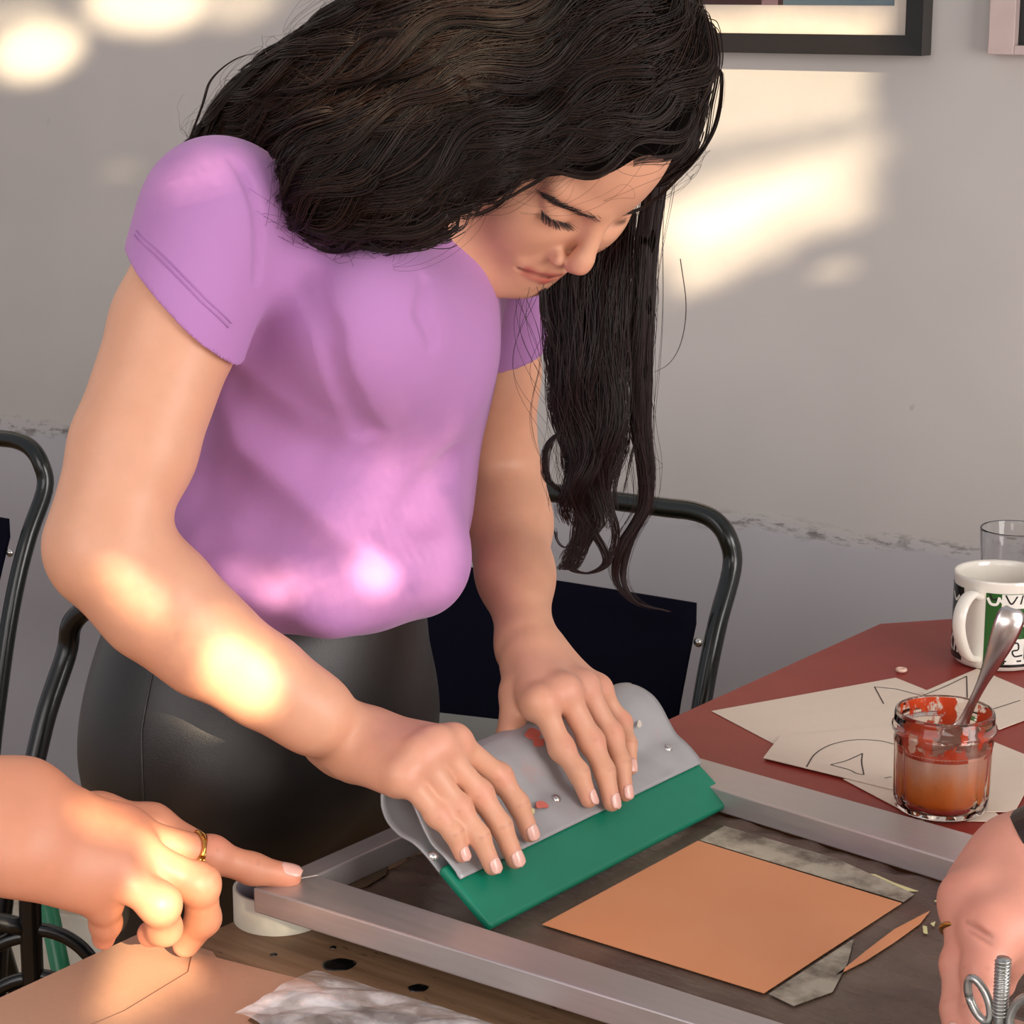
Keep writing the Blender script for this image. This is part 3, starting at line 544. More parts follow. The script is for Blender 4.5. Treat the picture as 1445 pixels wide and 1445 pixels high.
# crumpled clear film
V = []; NX, NY = 70, 40; c0, c1, c2, c3_ = Zp(330, 1452, .737), Zp(455, 1376, .737), Zp(735, 1462, .737), Zp(600, 1560, .737); rs = np.random.default_rng(4)
wv = [(rs.normal(0, 1, 2), rs.uniform(0, 6), rs.uniform(.5, 1)) for _ in range(14)]
for i in range(NY):
    for j in range(NX):
        a, b = i/(NY-1), j/(NX-1); p = (c0*(1-a)+c1*a)*(1-b)+(c3_*(1-a)+c2*a)*b; h = 0
        for w, ph, am in wv: h += am*abs(math.sin((w[0]*a*5+w[1]*b*7)+ph))
        V.append(p+ZZ*(h*.0016-.001)*(1-.7*a**6))
Fs = [(i*NX+j, i*NX+j+1, (i+1)*NX+j+1, (i+1)*NX+j) for i in range(NY-1) for j in range(NX-1)]
o = pydata('plastic_film', V, Fs, M['film'], None, False); tag(o, 'crumpled clear plastic film with shiny folds at the bottom edge', 'plastic film')
V = []; a0 = [Zp(x, y, .7355) for x, y in ((350, 1440), (412, 1398), (470, 1412), (560, 1430), (660, 1445), (600, 1500), (430, 1490))]
o = prism('foil_sheet', a0, ZZ*.0004, M['foil']); tag(o, 'brown shiny sheet under the crumpled clear film', 'foil')
# ------------------------------------------------------------------ things on the red table
pz = .7502
def sheet(px, z, label, mat='paper'): return card('drawing_sheet', px, z, mat, label, .0005, 'paper')
shA = sheet([(1004, 1004), (1264, 957), (1420, 1020), (1160, 1086)], pz, 'cream sheet with pencil ear lines, leftmost point on the red table')
shB = sheet([(1300, 978), (1379, 944), (1500, 996), (1410, 1030)], pz+.0008, 'cream sheet with pointed pencil lines in front of the mug')
shD = sheet([(1190, 1100), (1300, 1158), (1420, 1160), (1330, 1085)], pz+.0006, 'narrow cream sheet edge under the jar, against the aluminium bar')
shC = sheet([(1077, 1070), (1100, 1040), (1330, 1018), (1470, 1075), (1432, 1146), (1392, 1146), (1258, 1114)], pz+.0016, 'top cream sheet with a pencil arc and triangle, under the jar')
def pencil(px, z, parent, w=.0011):
    p = spline([Zp(x, y, z) for x, y in px], max(8, len(px)*8)) if len(px) > 2 else np.array([Zp(*px[0], z), Zp(*px[1], z)])
    v, f = ribbonv(p, ZZ, w); pydata('pencil_line', v, f, M['pencil'], parent)
for q in ([(1234, 969), (1240, 980), (1247, 993)], [(1234, 969), (1264, 972)], [(1264, 972), (1303, 982)]): pencil(q, pz+.0007, shA)
for q in ([(1303, 981), (1335, 968), (1364, 954)], [(1364, 954), (1365, 988)], [(1400, 1001), (1440, 988)]): pencil(q, pz+.0015, shB)
for q in ([(1138, 1082), (1150, 1064), (1172, 1051), (1205, 1044), (1240, 1045), (1262, 1050)], [(1172, 1079), (1195, 1073), (1217, 1063)], [(1217, 1063), (1216, 1076), (1219, 1093)], [(1219, 1093), (1208, 1091), (1198, 1086), (1172, 1079)], [(1248, 1098), (1258, 1096)]): pencil(q, pz+.0023, shC)
cs = sheet([(582, 1002), (705, 1016), (760, 1040), (700, 1080), (590, 1060)], .7502, 'grey sheet sticking out behind the squeegee', 'paper_grey')
# jar of orange ink
jp = T(.252, .440, .7529)
jar = empty('ink_jar', jp, 'open glass jar smeared with orange ink, holding a spoon', 'jar')
fl = lambda a, i, z: 1+.022*np.cos(12*a)*np.clip((.052-z)/.006, 0, 1)*np.clip((z-.004)/.006, 0, 1)
R = .0343
op_ = [(0, .0), (R*.86, 0), (R*.96, .003), (R*.985, .012), (R, .045), (R*1.03, .053), (R*.99, .057), (R*1.0, .0585), (R*1.075, .060), (R*1.075, .063), (R*1.03, .0645), (R*1.03, .071), (R*1.01, .0735)]
ip = [(R*.975, .0738), (R*.96, .0732), (R*.95, .066), (R*.95, .057), (R*.93, .052), (R*.91, .045), (R*.90, .012), (R*.8, .005), (0, .0045)]
lathe('glass', op_+ip, jp, M['glass_jar'], jar, 96, fl)
lathe('ink', [(0, .0052), (R*.79, .0056), (R*.893, .0125), (R*.90, .030), (R*.905, .0445), (R*.912, .047), (R*.86, .0455), (0, .0450)], jp, M['liquid'], jar, 96)
lathe('ink_smear', [(R*.908, .044), (R*.912, .0475), (R*.925, .052), (R*.945, .057), (R*.946, .066), (R*.955, .0725)], jp, M['smear'], jar, 72)
sp = empty('spoon', jp+np.array([.005, 0, .01]), 'steel spoon standing in the orange ink jar', 'spoon')
s0 = jp+np.array([-.008, .004, .009]); s1 = at(1431, 868, 1.475); dv = (s1-s0); Ls = np.linalg.norm(dv); dv /= Ls; sx = np.cross(dv, [0, -1., .2]); sx /= np.linalg.norm(sx); sn = np.cross(sx, dv)
prof = [(0, .006, 0), (.02, .012, .003), (.04, .0135, .004), (.055, .010, .003), (.066, .0042, .001), (.08, .0030, 0), (.10, .0036, .001), (.12, .0062, .002), (.135, .0085, .001), (.148, .0098, -.002), (.155, .0088, -.006), (.158, .005, -.009)]
prof = np.array(prof); prof[:, 0] *= Ls/.158; ps = spline(prof, 60); V = []; NC = 9
for (l, w, b) in ps:
    for k in np.linspace(-1, 1, NC): V.append(s0+dv*l+sx*w*k+sn*(b+(.003 if l < .06*Ls/.158 else -.0022)*(k*k-.3)*(w/.01)))
Fs = [(i*NC+j, i*NC+j+1, (i+1)*NC+j+1, (i+1)*NC+j) for i in range(59) for j in range(NC-1)]
o = pydata('spoon_body', V, Fs, M['steel'], sp, True); q = o.modifiers.new('t', 'SOLIDIFY'); q.thickness = .0016; q.offset = 0
# mug
mp = Zp(1407, 932, .7502); mg = empty('mug', mp, 'white china mug with green and black doodle print on red table', 'mug'); R = .0400; Hm = .081
lathe('body', [(0, .001), (R*.8, 0), (R*.93, .002), (R*.985, .007), (R, .013), (R, Hm-.004), (R*1.01, Hm-.001), (R*.99, Hm), (R*.95, Hm-.002), (R*.94, Hm-.006), (R*.94, .012), (R*.85, .006), (0, .0055)], mp, M['china'], mg, 96)
hd = np.array([-.66, -.75, 0]); hd /= np.linalg.norm(hd); hs = np.cross(ZZ, hd)
hp = spline([mp+hd*(R-.002)+ZZ*.066, mp+hd*(R+.012)+ZZ*.070, mp+hd*(R+.025)+ZZ*.062, mp+hd*(R+.029)+ZZ*.047, mp+hd*(R+.023)+ZZ*.030, mp+hd*(R+.012)+ZZ*.016, mp+hd*(R-.002)+ZZ*.010], 40)
an = np.linspace(0, 2*np.pi, 12, endpoint=False); V = []; tg = np.gradient(hp, axis=0); tg /= np.linalg.norm(tg, axis=1)[:, None]
for p, t in zip(hp, tg): V.append(p+np.cos(an)[:, None]*hs*.0062+np.sin(an)[:, None]*np.cross(t, hs)*.0036)
Fs = [(i*12+j, i*12+(j+1) % 12, (i+1)*12+(j+1) % 12, (i+1)*12+j) for i in range(39) for j in range(12)]; pydata('handle', np.vstack(V), Fs, M['china'], mg, True)
A0 = math.atan2(hd[1], hd[0])
def mc(x, z, lift):
    x = x-.0085 if x > 0 else x; a = A0+x/R; return mp+np.array([math.cos(a)*(R+lift), math.sin(a)*(R+lift), z])
def patch(x0, x1, z0, z1, mat, lift=.0003):
    n = max(2, int((x1-x0)/.002)); V = []
    for x in np.linspace(x0, x1, n): V += [mc(x, z0, lift), mc(x, z1, lift)]
    pydata('print', V, [(2*i, 2*i+2, 2*i+3, 2*i+1) for i in range(n-1)], M[mat], mg, True)
def stroke(pts, w, mat, lift):
    p = spline(pts, max(10, 7*len(pts))) if len(pts) > 2 else np.linspace(pts[0], pts[1], 6); P3 = np.array([mc(x, z, lift) for x, z in p]); N = np.array([mc(x, z, 1)-mc(x, z, 0) for x, z in p])
    v, f = ribbonv(P3, N, w); pydata('print', v, f, M[mat], mg)
patch(.0165, .110, .006, Hm-.010, 'mug_green'); patch(-.068, -.0145, .006, Hm-.010, 'mug_black')
patch(.0165, .110, .006, .0085, 'mug_black', .0004); patch(.034, .11, .0085, .031, 'mug_white', .0004); patch(.030, .11, .058, Hm-.0105, 'mug_white', .0004)
for pts in ([(.018, .067), (.021, .062), (.026, .062), (.028, .068)], [(.028, .066), (.033, .061), (.032, .055), (.037, .051), (.043, .054)], [(.05, .05), (.058, .046), (.064, .052), (.06, .058)], [(.036, .040), (.05, .043), (.07, .040)]): stroke(pts, .0024, 'mug_white', .0006)
for pts in ([(.020, .0705), (.022, .066), (.026, .066)], [(.033, .07), (.038, .0625), (.043, .069)], [(.048, .07), (.046, .062)], [(.038, .027), (.045, .0275), (.046, .022), (.041, .0205), (.043, .016), (.050, .0165)], [(.052, .028), (.052, .013)], [(.056, .028), (.064, .026), (.06, .018), (.068, .014)], [(.034, .0115), (.1, .0115)], [(.034, .031), (.034, .009)]): stroke(pts, .0014, 'mug_black', .0007)
for pts in ([(-.02, .063), (-.026, .058), (-.032, .064)], [(-.018, .046), (-.025, .042), (-.022, .034)], [(-.02, .026), (-.02, .012)], [(-.025, .026), (-.026, .012)], [(-.031, .026), (-.035, .018), (-.03, .012)]): stroke(pts, .0024, 'mug_white', .0006)
# drinking glass
gp = T(.088, .885, .7502)
og = [(0, 0), (.0215, 0), (.0222, .0002), (.0243, .0025), (.0246, .0035), (.027, .04), (.0304, .0968), (.0305, .0978), (.0302, .0984)]; ig = [(.0298, .0986), (.0294, .0985), (.0291, .0978), (.0289, .0968), (.0255, .04), (.0228, .0128), (.0220, .0116), (.0205, .0110), (0, .010)]
o = lathe('drinking_glass', og+ig, gp, M['glass'], None, 96, lambda a, i, z: 1+.012*np.cos(14*a)*np.clip((.082-z)/.01, 0, 1)); tag(o, 'clear ribbed drinking glass standing behind the mug', 'glass')
o = tube('cereal_ring', [Zp(1272, 945, .7525)+.0035*np.array([math.cos(k), math.sin(k), 0]) for k in np.linspace(0, 2*np.pi, 24)], .0016, M['crust'], None, 8); tag(o, 'tiny pale ring lying on the red table top', 'crumb')
# ------------------------------------------------------------------ people
def cast(prims, x, y, t0=.9, t1=2.6):
    d = ray(x, y); d = d/np.linalg.norm(d); t = t0
    for _ in range(160):
        s = sdf(prims, (EYE+d*t)[None])[0]
        if s < .0002: break
        t += s*.8
        if t > t1: return None
    return EYE+d*t
SKIN = lin(214, 158, 128); PINK = lin(214, 138, 118); HANDC = lin(208, 152, 132); LIP = lin(184, 88, 80)
def nrm(a): return a/(np.linalg.norm(a)+1e-12)
NAILS = []
def nails(parent):
    while NAILS:
        p, d, up, r = NAILS.pop(); s = np.cross(up, d); n = 9; V = []
        for b in np.linspace(-1, 1, n):
            w = (1-abs(b)**3.2)**.5*.92+.06
            for a in np.linspace(-1, 1, n):
                th = a*.86*w; V.append(p+d*r*(-.10+.92*b)+(up*math.cos(th)+s*math.sin(th))*r*(1.045+.01*b)-up*r*.16*max(0, b)**2)
        o = pydata('fingernail', V, [(i*n+j, i*n+j+1, (i+1)*n+j+1, (i+1)*n+j) for i in range(n-1) for j in range(n-1)], M['nail'], parent, True); m = o.modifiers.new('t', 'SOLIDIFY'); m.thickness = .0005; m.offset = 0
def finger(pts, r, dorsal, k=.0035, nail=True, tint=None):
    """pts: knuckle, middle joint, end joint, tip; r: four radii"""
    pr = chain(pts, r, k); d = nrm(pts[3]-pts[2]); up = nrm(dorsal-d*(dorsal@d))
    pr.append(ball(pts[1]+up*r[1]*.08, r[1]*1.0, .006)); pr.append(ball(pts[0]+up*r[0]*.10, r[0]*1.02, .010))
    if nail:
        NAILS.append((pts[3], d, up, r[3]))
    if tint is not None:
        tint += [(pts[1]+up*r[1], r[1]*1.6, PINK, .5), (pts[3], r[3]*2.6, PINK, .55), (pts[0]+up*r[0], r[0]*1.8, PINK, .45)]
        for q, rr in ((pts[1], r[1]), (pts[2], r[2])):        # creases over the joints
            s = nrm(np.cross(up, d)); tint.append(((q+up*rr-s*rr*.7, q+up*rr+s*rr*.7), .0020, lin(176, 112, 92), .40))
    return pr
# ---- the woman: joints
RS = at(304, 300, 1.42); RE = at(141, 766, 1.335); LS = at(668, 345, 1.62); LE = at(704, 690, 1.665)
def sqhand(tips, pips, mcps, ntip, npip, nmcp, rad):
    out = []
    for (t, p, m, a, b, c, r) in zip(tips, pips, mcps, ntip, npip, nmcp, rad):
        T_, P_, M_ = SP(*t, a), SP(*p, b), SP(*m, c); D_ = P_+(T_-P_)*.54+SN*.0035; out.append((np.array([M_, P_, D_, T_]), r))
    return out
rad = [(.0090, .0078, .0070, .0060), (.0092, .0080, .0071, .0061), (.0087, .0076, .0067, .0057), (.0078, .0068, .0060, .0052)]
RF = sqhand([(748, 1176), (727, 1213), (695, 1223), (652, 1206)], [(704, 1096), (676, 1120), (647, 1140), (617, 1150)], [(640, 1046), (616, 1050), (592, 1064), (566, 1092)],
            [.0135, .0125, .0125, .0130], [.030, .031, .029, .024], [.047, .050, .046, .036], rad)
LF = sqhand([(831, 1128), (863, 1133), (882, 1120), (889, 1084)], [(792, 1056), (834, 1046), (862, 1036), (876, 1020)], [(764, 990), (796, 974), (823, 968), (843, 972)],
            [.0140, .0130, .0130, .0150], [.026, .030, .029, .023], [.040, .046, .043, .034], rad)
RW = reach(503, 1046, RF[1][0][0], .070, False); LW = reach(748, 918, LF[1][0][0], .066, False)
print('RW', RW, 'LW', LW, [round(float(np.linalg.norm(a-b)), 3) for a, b in ((RS, RE), (RE, RW), (LS, LE), (LE, LW))])
for nm, F_ in (('R', RF), ('L', LF)): print(nm, [[round(float(np.linalg.norm(p[i+1]-p[i])), 3) for i in range(3)] for p, _ in F_])
tint = []
def hand_prims(F_, Wr, thumb, tr):
    pr = []; palm = nrm(np.mean([f[0][0] for f in F_], 0)-Wr); side = nrm(F_[3][0][0]-F_[0][0][0]); up = np.cross(palm, side); up = nrm(up if up@SN > 0 else -up)
    for i, (pts, r) in enumerate(F_):
        base = Wr+palm*.010+side*(-.0125+.0085*i)+up*.001
        mcp = pts[0]-up*.0015; pr.append(cone(base, mcp, .0125, r[0]*1.12, .012)); pr.append(cone(base-up*.008, mcp-up*.006+palm*-.006, .0105, .009, .012))
        tint.append(((base+up*.011, mcp+up*.008), .006, PINK, .22))
    for pts, r in F_: pr += finger(pts, r, up, .0038, True, tint)
    pr += chain(thumb, tr, .008)
    tint.append((Wr+palm*.05, .055, HANDC, .7))
    return pr, up, palm, side
pr_th = [RW+nrm(RF[0][0][0]-RW)*.018-SN*.010, SP(642, 1078, .008)-SL*-.018-SN*.014, SP(690, 1070, -.020)+SL*.012, SP(722, 1080, -.024)]
rh, rup, rpalm, rside = hand_prims(RF, RW, [RW+nrm(RF[0][0][0]-RW)*.016-SN*.010, (RF[0][0][0]+RW)*.5-SN*.020, RF[0][0][0]-SN*.044+TV*.012, RF[0][0][0]-SN*.055+TV*.030], (.0125, .0120, .0085, .0065))
i0 = LF[0][0][0]
lh, lup, lpalm, lside = hand_prims(LF, LW, [LW-TV*.006+nrm(i0-LW)*.012-SN*.008, (i0+LW)*.5-SN*.016-TV*.008, i0-SN*.040-TV*.006, i0-SN*.052+TV*.004-SL*.012], (.0125, .0115, .0085, .0065))
arms = []
arms += chain([RS, RS+(RE-RS)*.35+nrm(RE-RS)*0, RS+(RE-RS)*.72, RE], [.036, .0400, .0385, .0335], .008)
fa = [at(158, 786, 1.335), at(222, 848, 1.335), at(292, 908, 1.342), at(374, 962, 1.352), at(440, 1006, 1.36)]
arms += chain([fa[0], fa[1], fa[2], fa[3], fa[4], RW-rpalm*.006, RW+rpalm*.012], [.0340, .0340, .0298, .0258, .0222, .0186, .0180], .02)
arms += [cone(RW+rpalm*.002-rup*.004, RW-rpalm*.03-rup*.002, .0165, .017, .02)]
arms += chain([LS, LS+(LE-LS)*.5, LE], [.043, .036, .031], .02)
arms += chain([LE, LE+(LW-LE)*.22, LE+(LW-LE)*.55, LW-lpalm*.004, LW+lpalm*.012], [.031, .0315, .0250, .0185, .0175], .02)
# ---- head: its own axes (right, forward, up), scale and centre fitted to the face in the photograph
HM = np.array([[-.7803, .2911, .5535], [-.6134, -.5288, -.5866], [.1219, -.7973, .5912]]); HY = 1.50; HS = .82923*HY/1.56; HC = np.array([.03533391, 1.56, 1.22686057]); HC = EYE+(HC-EYE)*HY/1.56
HA = HM.T
def hp_(r, f, t): return HC+HM@(np.array([r, f, t])*HS)
def hcone(a, b, ra, rb, k=.01, op=1): return cone(hp_(*a), hp_(*b), ra*HS, rb*HS, k*HS, op)
def hell(c, r, k=.01, op=1): return ell(hp_(*c), HA, np.array(r)*HS, k*HS, op)
head = [hell((0, -.012, .030), (.074, .096, .092)), hell((.006, .029, .042), (.049, .058, .055), .026), hell((0, .030, -.035), (.057, .060, .080), .03)]
for s in (1, -1):
    head += [hcone((s*.052, .0, -.057), (s*.020, .064, -.106), .017, .016, .02), hell((s*.038, .052, -.036), (.024, .030, .032), .022), hell((s*.050, .028, -.034), (.016, .034, .034), .02), hell((s*.042, .044, -.060), (.018, .026, .028), .02), hcone((s*.054, -.01, -.02), (s*.054, .0, -.066), .020, .018, .02)]
    if s > 0: head += [hcone((s*.010, .0800, .016), (s*.046, .069, .019), .0100, .009, .014)]
head += [hcone((-.014, .071, -.107), (.014, .071, -.107), .0160, .0160, .018), hcone((0, .076, -.097), (0, .0765, -.103), .012, .013, .018), hell((0, .074, -.074), (.032, .018, .028), .02)]
for s in (1, -1): head += [hell((s*.033, .092-.006*(s < 0), -.003), (.017, .013, .012), .014, -1), hell((s*.032, .0715-.009*(s < 0), -.005), (.0155, .0140, .0135), .003), hcone((s*.016, .0795-.006*(s < 0), -.001), (s*.047, .0725-.012*(s < 0), .002), .0030, .0028, .006)]
head += [hcone((0, .0865, .009), (0, .1035, -.0225), .0066, .0082, .008), hell((0, .1055, -.0315), (.0100, .0105, .0108), .007), hcone((0, .094, -.046), (0, .102, -.042), .005, .006, .006)]
for s in (1, -1): head += [hell((s*.0125, .0925, -.0415), (.0070, .0100, .0078), .004), hell((s*.0070, .0965, -.0500), (.0036, .0055, .0030), .003, -1)]
head += [hcone((0, .0885, -.052), (0, .0905, -.061), .006, .006, .008)]
for s in (1, -1):
    head += [hcone((0, .0915, -.0645), (s*.0125, .0895, -.0660), .0048, .0042, .004), hcone((s*.0125, .0895, -.0660), (s*.025, .0815, -.0720), .0042, .0024, .004)]
    head += [hcone((0, .0900, -.0768), (s*.011, .0880, -.0768), .0060, .0054, .004), hcone((s*.011, .0870, -.0765), (s*.024, .0805, -.0755), .0050, .0022, .004)]
    head += [hcone((0, .0975, -.0712), (s*.013, .0945, -.0712), .0008, .0008, .0028, -1), hcone((s*.013, .0945, -.0712), (s*.0275, .0855, -.0748), .0008, .0008, .0026, -1)]
    head += [hcone((s*.0200, .0940, -.040), (s*.0300, .0895, -.058), .0006, .0005, .010, -1)]
    head += [hell((s*.077, -.012, -.012), (.008, .018, .032), .006)]
neckb = at(520, 318, 1.535)
neck = [cone(hp_(0, -.030, -.040), neckb, .046, .050, .03), cone(hp_(0, .0, -.070), neckb+TU*.02, .034, .044, .03), cone(neckb, RS-ZZ*.008, .045, .030, .03), cone(neckb, LS, .045, .038, .04)]
chest = [cone(neckb-ZZ*.03, at(470, 560, 1.535), .07, .07, .04)]
skin = arms+rh+lh+head+neck+chest
for c, r, cc, st in (((.044, .066, -.034), .03, lin(222, 160, 134), .3), ((0, .112, -.034), .016, PINK, .5), ((0, .1, -.045), .014, PINK, .35), ((.034, .080, -.018), .016, lin(176, 116, 96), .35), ((.034, .085, .002), .016, lin(170, 112, 92), .3)): tint.append((hp_(*c), r*HS, cc, st))
for s in (1, -1):
    tint += [((hp_(0, .096, -.0655), hp_(s*.021, .0885, -.0695)), .0070*HS, LIP, .9), ((hp_(0, .0945, -.0765), hp_(s*.019, .0880, -.0755)), .0078*HS, LIP, .95), ((hp_(0, .096, -.0712), hp_(s*.027, .0860, -.0745)), .0028*HS, lin(92, 44, 38), .8)]
    tint += [((hp_(s*.019, .0860, -.0115), hp_(s*.046, .0740, -.0125)), .0050*HS, lin(60, 36, 30), .85)]
woman = empty('person', (RS[0]+.02, 1.545, 0), 'woman with long dark wavy hair in lilac t-shirt, leaning over the screen', 'person')
body = organic('body', skin, .0013, M['skin'], woman, tint=tint, base=SKIN); nails(woman)
# ---- clothes
AXT = np.array([TV, nrm(TU+ZZ*-.10), nrm(ZZ+TU*.10)])
ad = nrm(RE-RS); se = RS+ad*.066; ld = nrm(LE-LS); le_ = LS+ld*.058
se = RS+(RE-RS)*.265; cd = nrm(at(257-136, 422+146, 1.39)-at(257, 422, 1.39)); shirt = [cone(RS, se+ad*.12, .0440, .0500, .01), ball(se+cd*.30, .30, .003, -1), cone(se-ad*.02, se+ad*.12, .0412, .0460, .004, -1)]
lsl = [cone(LS, le_+ld*.02, .047, .048, .01)]
shirt += [cone(RS-ad*.004, RS+ad*.004, .0435, .0435, .004)]
tors = [ell(at(516, 430, 1.53), AXT, (.108, .080, .125), .04), ell(at(478, 600, 1.53), AXT, (.108, .083, .125), .05), ell(at(442, 742, 1.535), AXT, (.122, .091, .066), .05),
        cone(neckb-ZZ*.012, RS-ZZ*.008, .050, .037, .03), cone(neckb-ZZ*.012, LS+ZZ*.004, .050, .043, .04)]
tors += [ell(at(600, 492, 1.475), AXT, (.045, .038, .050), .05), ell(at(500, 470, 1.40)+TV*.02, AXT, (.045, .036, .05), .05), cone(at(590, 800, 1.47), at(470, 826, 1.43), .032, .030, .05), cone(at(350, 815, 1.46), at(285, 790, 1.50), .026, .024, .04)]
shirt += tors+lsl+[ball(le_+ld*.075, .068, .003, -1)] 
# folds pressed into the cloth
def fold(pts, depth, r, k, op=-1):
    out = []
    q = [cast(shirt, x, y) for x, y in pts]
    q = [p for p in q if p is not None]
    q = [p-nrm(ray(722, 722))*(depth if op > 0 else -depth*.0) for p in q]
    n = grad(shirt, np.array(q)); q = [p+m*(r-depth if op < 0 else -r+depth) for p, m in zip(q, n)]
    for i in range(len(q)-1): out.append(cone(q[i], q[i+1], r, r, k, op))
    return out
folds = []
for pts, dp, r, k in (([(330, 226), (358, 280), (366, 340), (362, 392)], .0021, .0026, .004), ([(440, 400), (462, 470), (488, 560), (520, 610)], .0020, .005, .012),
    ([(232, 640), (290, 700), (370, 762), (450, 828), (500, 862)], .0028, .012, .03), ([(270, 600), (330, 690), (420, 770), (500, 812)], .0022, .008, .022), ([(600, 400), (596, 440), (612, 480)], .0022, .004, .008), ([(300, 770), (352, 806), (390, 836)], .0022, .008, .018),
    ([(474, 846), (490, 830), (520, 812)], .004, .006, .012), ([(560, 760), (600, 720), (630, 660)], .0025, .008, .02), ([(330, 560), (370, 600), (440, 640)], .0014, .008, .02)): folds += fold(pts, dp, r, k)
def crumple(p):
    a = p@TU; b = p@TV; z = p[:, 2]; low = np.clip((1.02-z)/.12, 0, 1)
    return .7*(.0011*np.sin(70*z+40*a+22*b+2*np.sin(30*b))+.0007*np.sin(120*b-60*z+3*np.sin(40*a)))*(.25+low)
to = organic('tshirt', shirt+folds, .0017, M['jersey'], woman, disp=crumple)
bm = bmesh.new(); bm.from_mesh(to.data); bmesh.ops.holes_fill(bm, edges=[e for e in bm.edges if e.is_boundary], sides=0); bm.to_mesh(to.data); bm.free()
hipc = at(372, 990, 1.545)
pants = [ell(hipc, np.array([TV, TU, ZZ]), (.136, .100, .125), .03), cone(at(440, 800, 1.54), hipc+ZZ*.02, .078, .095, .06)]
for s in (1, -1):
    h0 = hipc+TV*.062*s-ZZ*.03; kn = np.array([h0[0], h0[1], .42])-TU*.02; an_ = np.array([h0[0], h0[1], .075])-TU*.05
    pants += [cone(h0, kn, .082, .050, .03), cone(kn, an_, .048, .030, .02), ell(an_+TU*.045-ZZ*.045, np.array([TV, TU, ZZ]), (.036, .095, .029), .015)]
organic('leggings', pants, .0035, M['satin'], woman)
smp = [cast(pants, x, y) for x, y in ((216, 945), (208, 985), (200, 1030), (200, 1080), (202, 1125), (206, 1160))]
smp = [p for p in smp if p is not None]; tube('seam', spline(smp, 40), .0011, M['satin'], woman, 6)
for q in ([(190, 332), (232, 372), (282, 424), (322, 462)], [(193, 326), (236, 366), (286, 418), (326, 456)]):
    q = [cast(shirt, *k) for k in q]; q = np.array([k for k in q if k is not None]); q = spline(q, 60); n_ = grad(shirt, q); d_ = sdf(shirt, q); q = q-n_*(d_-.0004)[:, None]; tube('hem_stitch', q, .0006, M['stitch'], woman, 5)
# ---- eyebrow and lashes
def face(x, y): return cast(head, x, y)
def tufts(name, base, tip, n, ln, rad, jit, mat=None):
    P = []
    for i in range(n):
        a = i/(n-1); x, y = spline(base, 60)[int(a*59)]+RNG.normal(0, jit, 2); dx, dy = spline(tip, 60)[int(a*59)]
        p = face(x, y)
        if p is None: continue
        n_ = grad(head, p[None])[0]; d = at(x+dx, y+dy, p[1])-at(x, y, p[1]); l = np.linalg.norm(d); d = nrm(d-n_*(d@n_)*.7)
        t = np.linspace(0, 1, 6)[:, None]; P.append(p+n_*.0003+d*l*t*RNG.uniform(.7, 1.15)+n_*(ln*t*t+.0004*t))
    return strands(name, np.array(P), rad, M['lash'], woman)
tufts('eyebrow', [(770, 277), (785, 284), (802, 292), (820, 301), (848, 312)], [(-14, -6), (-14, -4), (-12, -3), (-9, -6), (-4, -8)], 150, .0002, .00016, 1.8)
tufts('eyelashes', [(764, 297), (774, 306), (786, 312), (800, 315)], [(2, 9), (4, 11), (7, 11), (10, 8)], 70, .0030, .00018, .8)
# ---- hair: a solid core, then strands that run along it
hd_ = [hell((0, -.030, .052), (.087, .106, .102), .02), hell((0, -.035, -.02), (.079, .060, .085), .03)]
hcut = [hell((.085, .066, .000), (.058, .052, .058), .01, -1), hell((.02, .118, -.060), (.062, .080, .088), .012, -1), hell((0, .125, .010), (.075, .050, .052), .015, -1), hell((.035, .085, -.09), (.06, .075, .075), .012, -1)]
def hc(px, Ys, rs, k=.02): return chain([at(x, y, Y) for (x, y), Y in zip(px, Ys)], rs, k)
hair = hd_+hcut
hair += hc([(770, 40), (635, 112), (505, 165), (410, 190), (330, 212)], [1.475, 1.465, 1.475, 1.505, 1.54], [.060, .064, .048, .034, .016], .03)
hair += hc([(650, 190), (560, 235), (480, 252), (425, 272)], [1.42, 1.41, 1.415, 1.43], [.046, .034, .026, .011], .02)
hair += hc([(640, 190), (632, 245), (622, 290)], [1.428, 1.425, 1.43], [.028, .018, .009], .015)
hair += hc([(905, 182), (830, 199), (760, 200), (690, 190)], [1.452, 1.420, 1.414, 1.420], [.022, .019, .018, .019], .014)
hair += hc([(900, 70), (930, 140), (938, 180), (922, 220)], [1.50, 1.50, 1.505, 1.515], [.028, .014, .009, .006], .015)
hobj = organic('hair', hair, .0032, M['haircore'], woman)
TR1 = [((860, 300), 1.545, .016), ((838, 350), 1.53, .026), ((832, 440), 1.52, .029), ((830, 530), 1.515, .027), ((836, 610), 1.51, .022), ((828, 680), 1.505, .017), ((828, 745), 1.505, .013)]
TR2 = [((925, 262), 1.52, .008), ((914, 340), 1.52, .0085), ((908, 430), 1.515, .0085), ((903, 520), 1.515, .0085), ((904, 600), 1.515, .0075), ((913, 660), 1.515, .0065), ((910, 715), 1.515, .0055), ((880, 768), 1.515, .0055), ((874, 815), 1.515, .004), ((900, 850), 1.51, .003), ((945, 864), 1.505, .0012)]
for tr in (TR1, TR2): 
    core = chain([at(*p, Y) for p, Y, r in tr], [r*.45 for p, Y, r in tr], .01)[:4]; organic('tress', core, .0024, M['haircore'], woman)
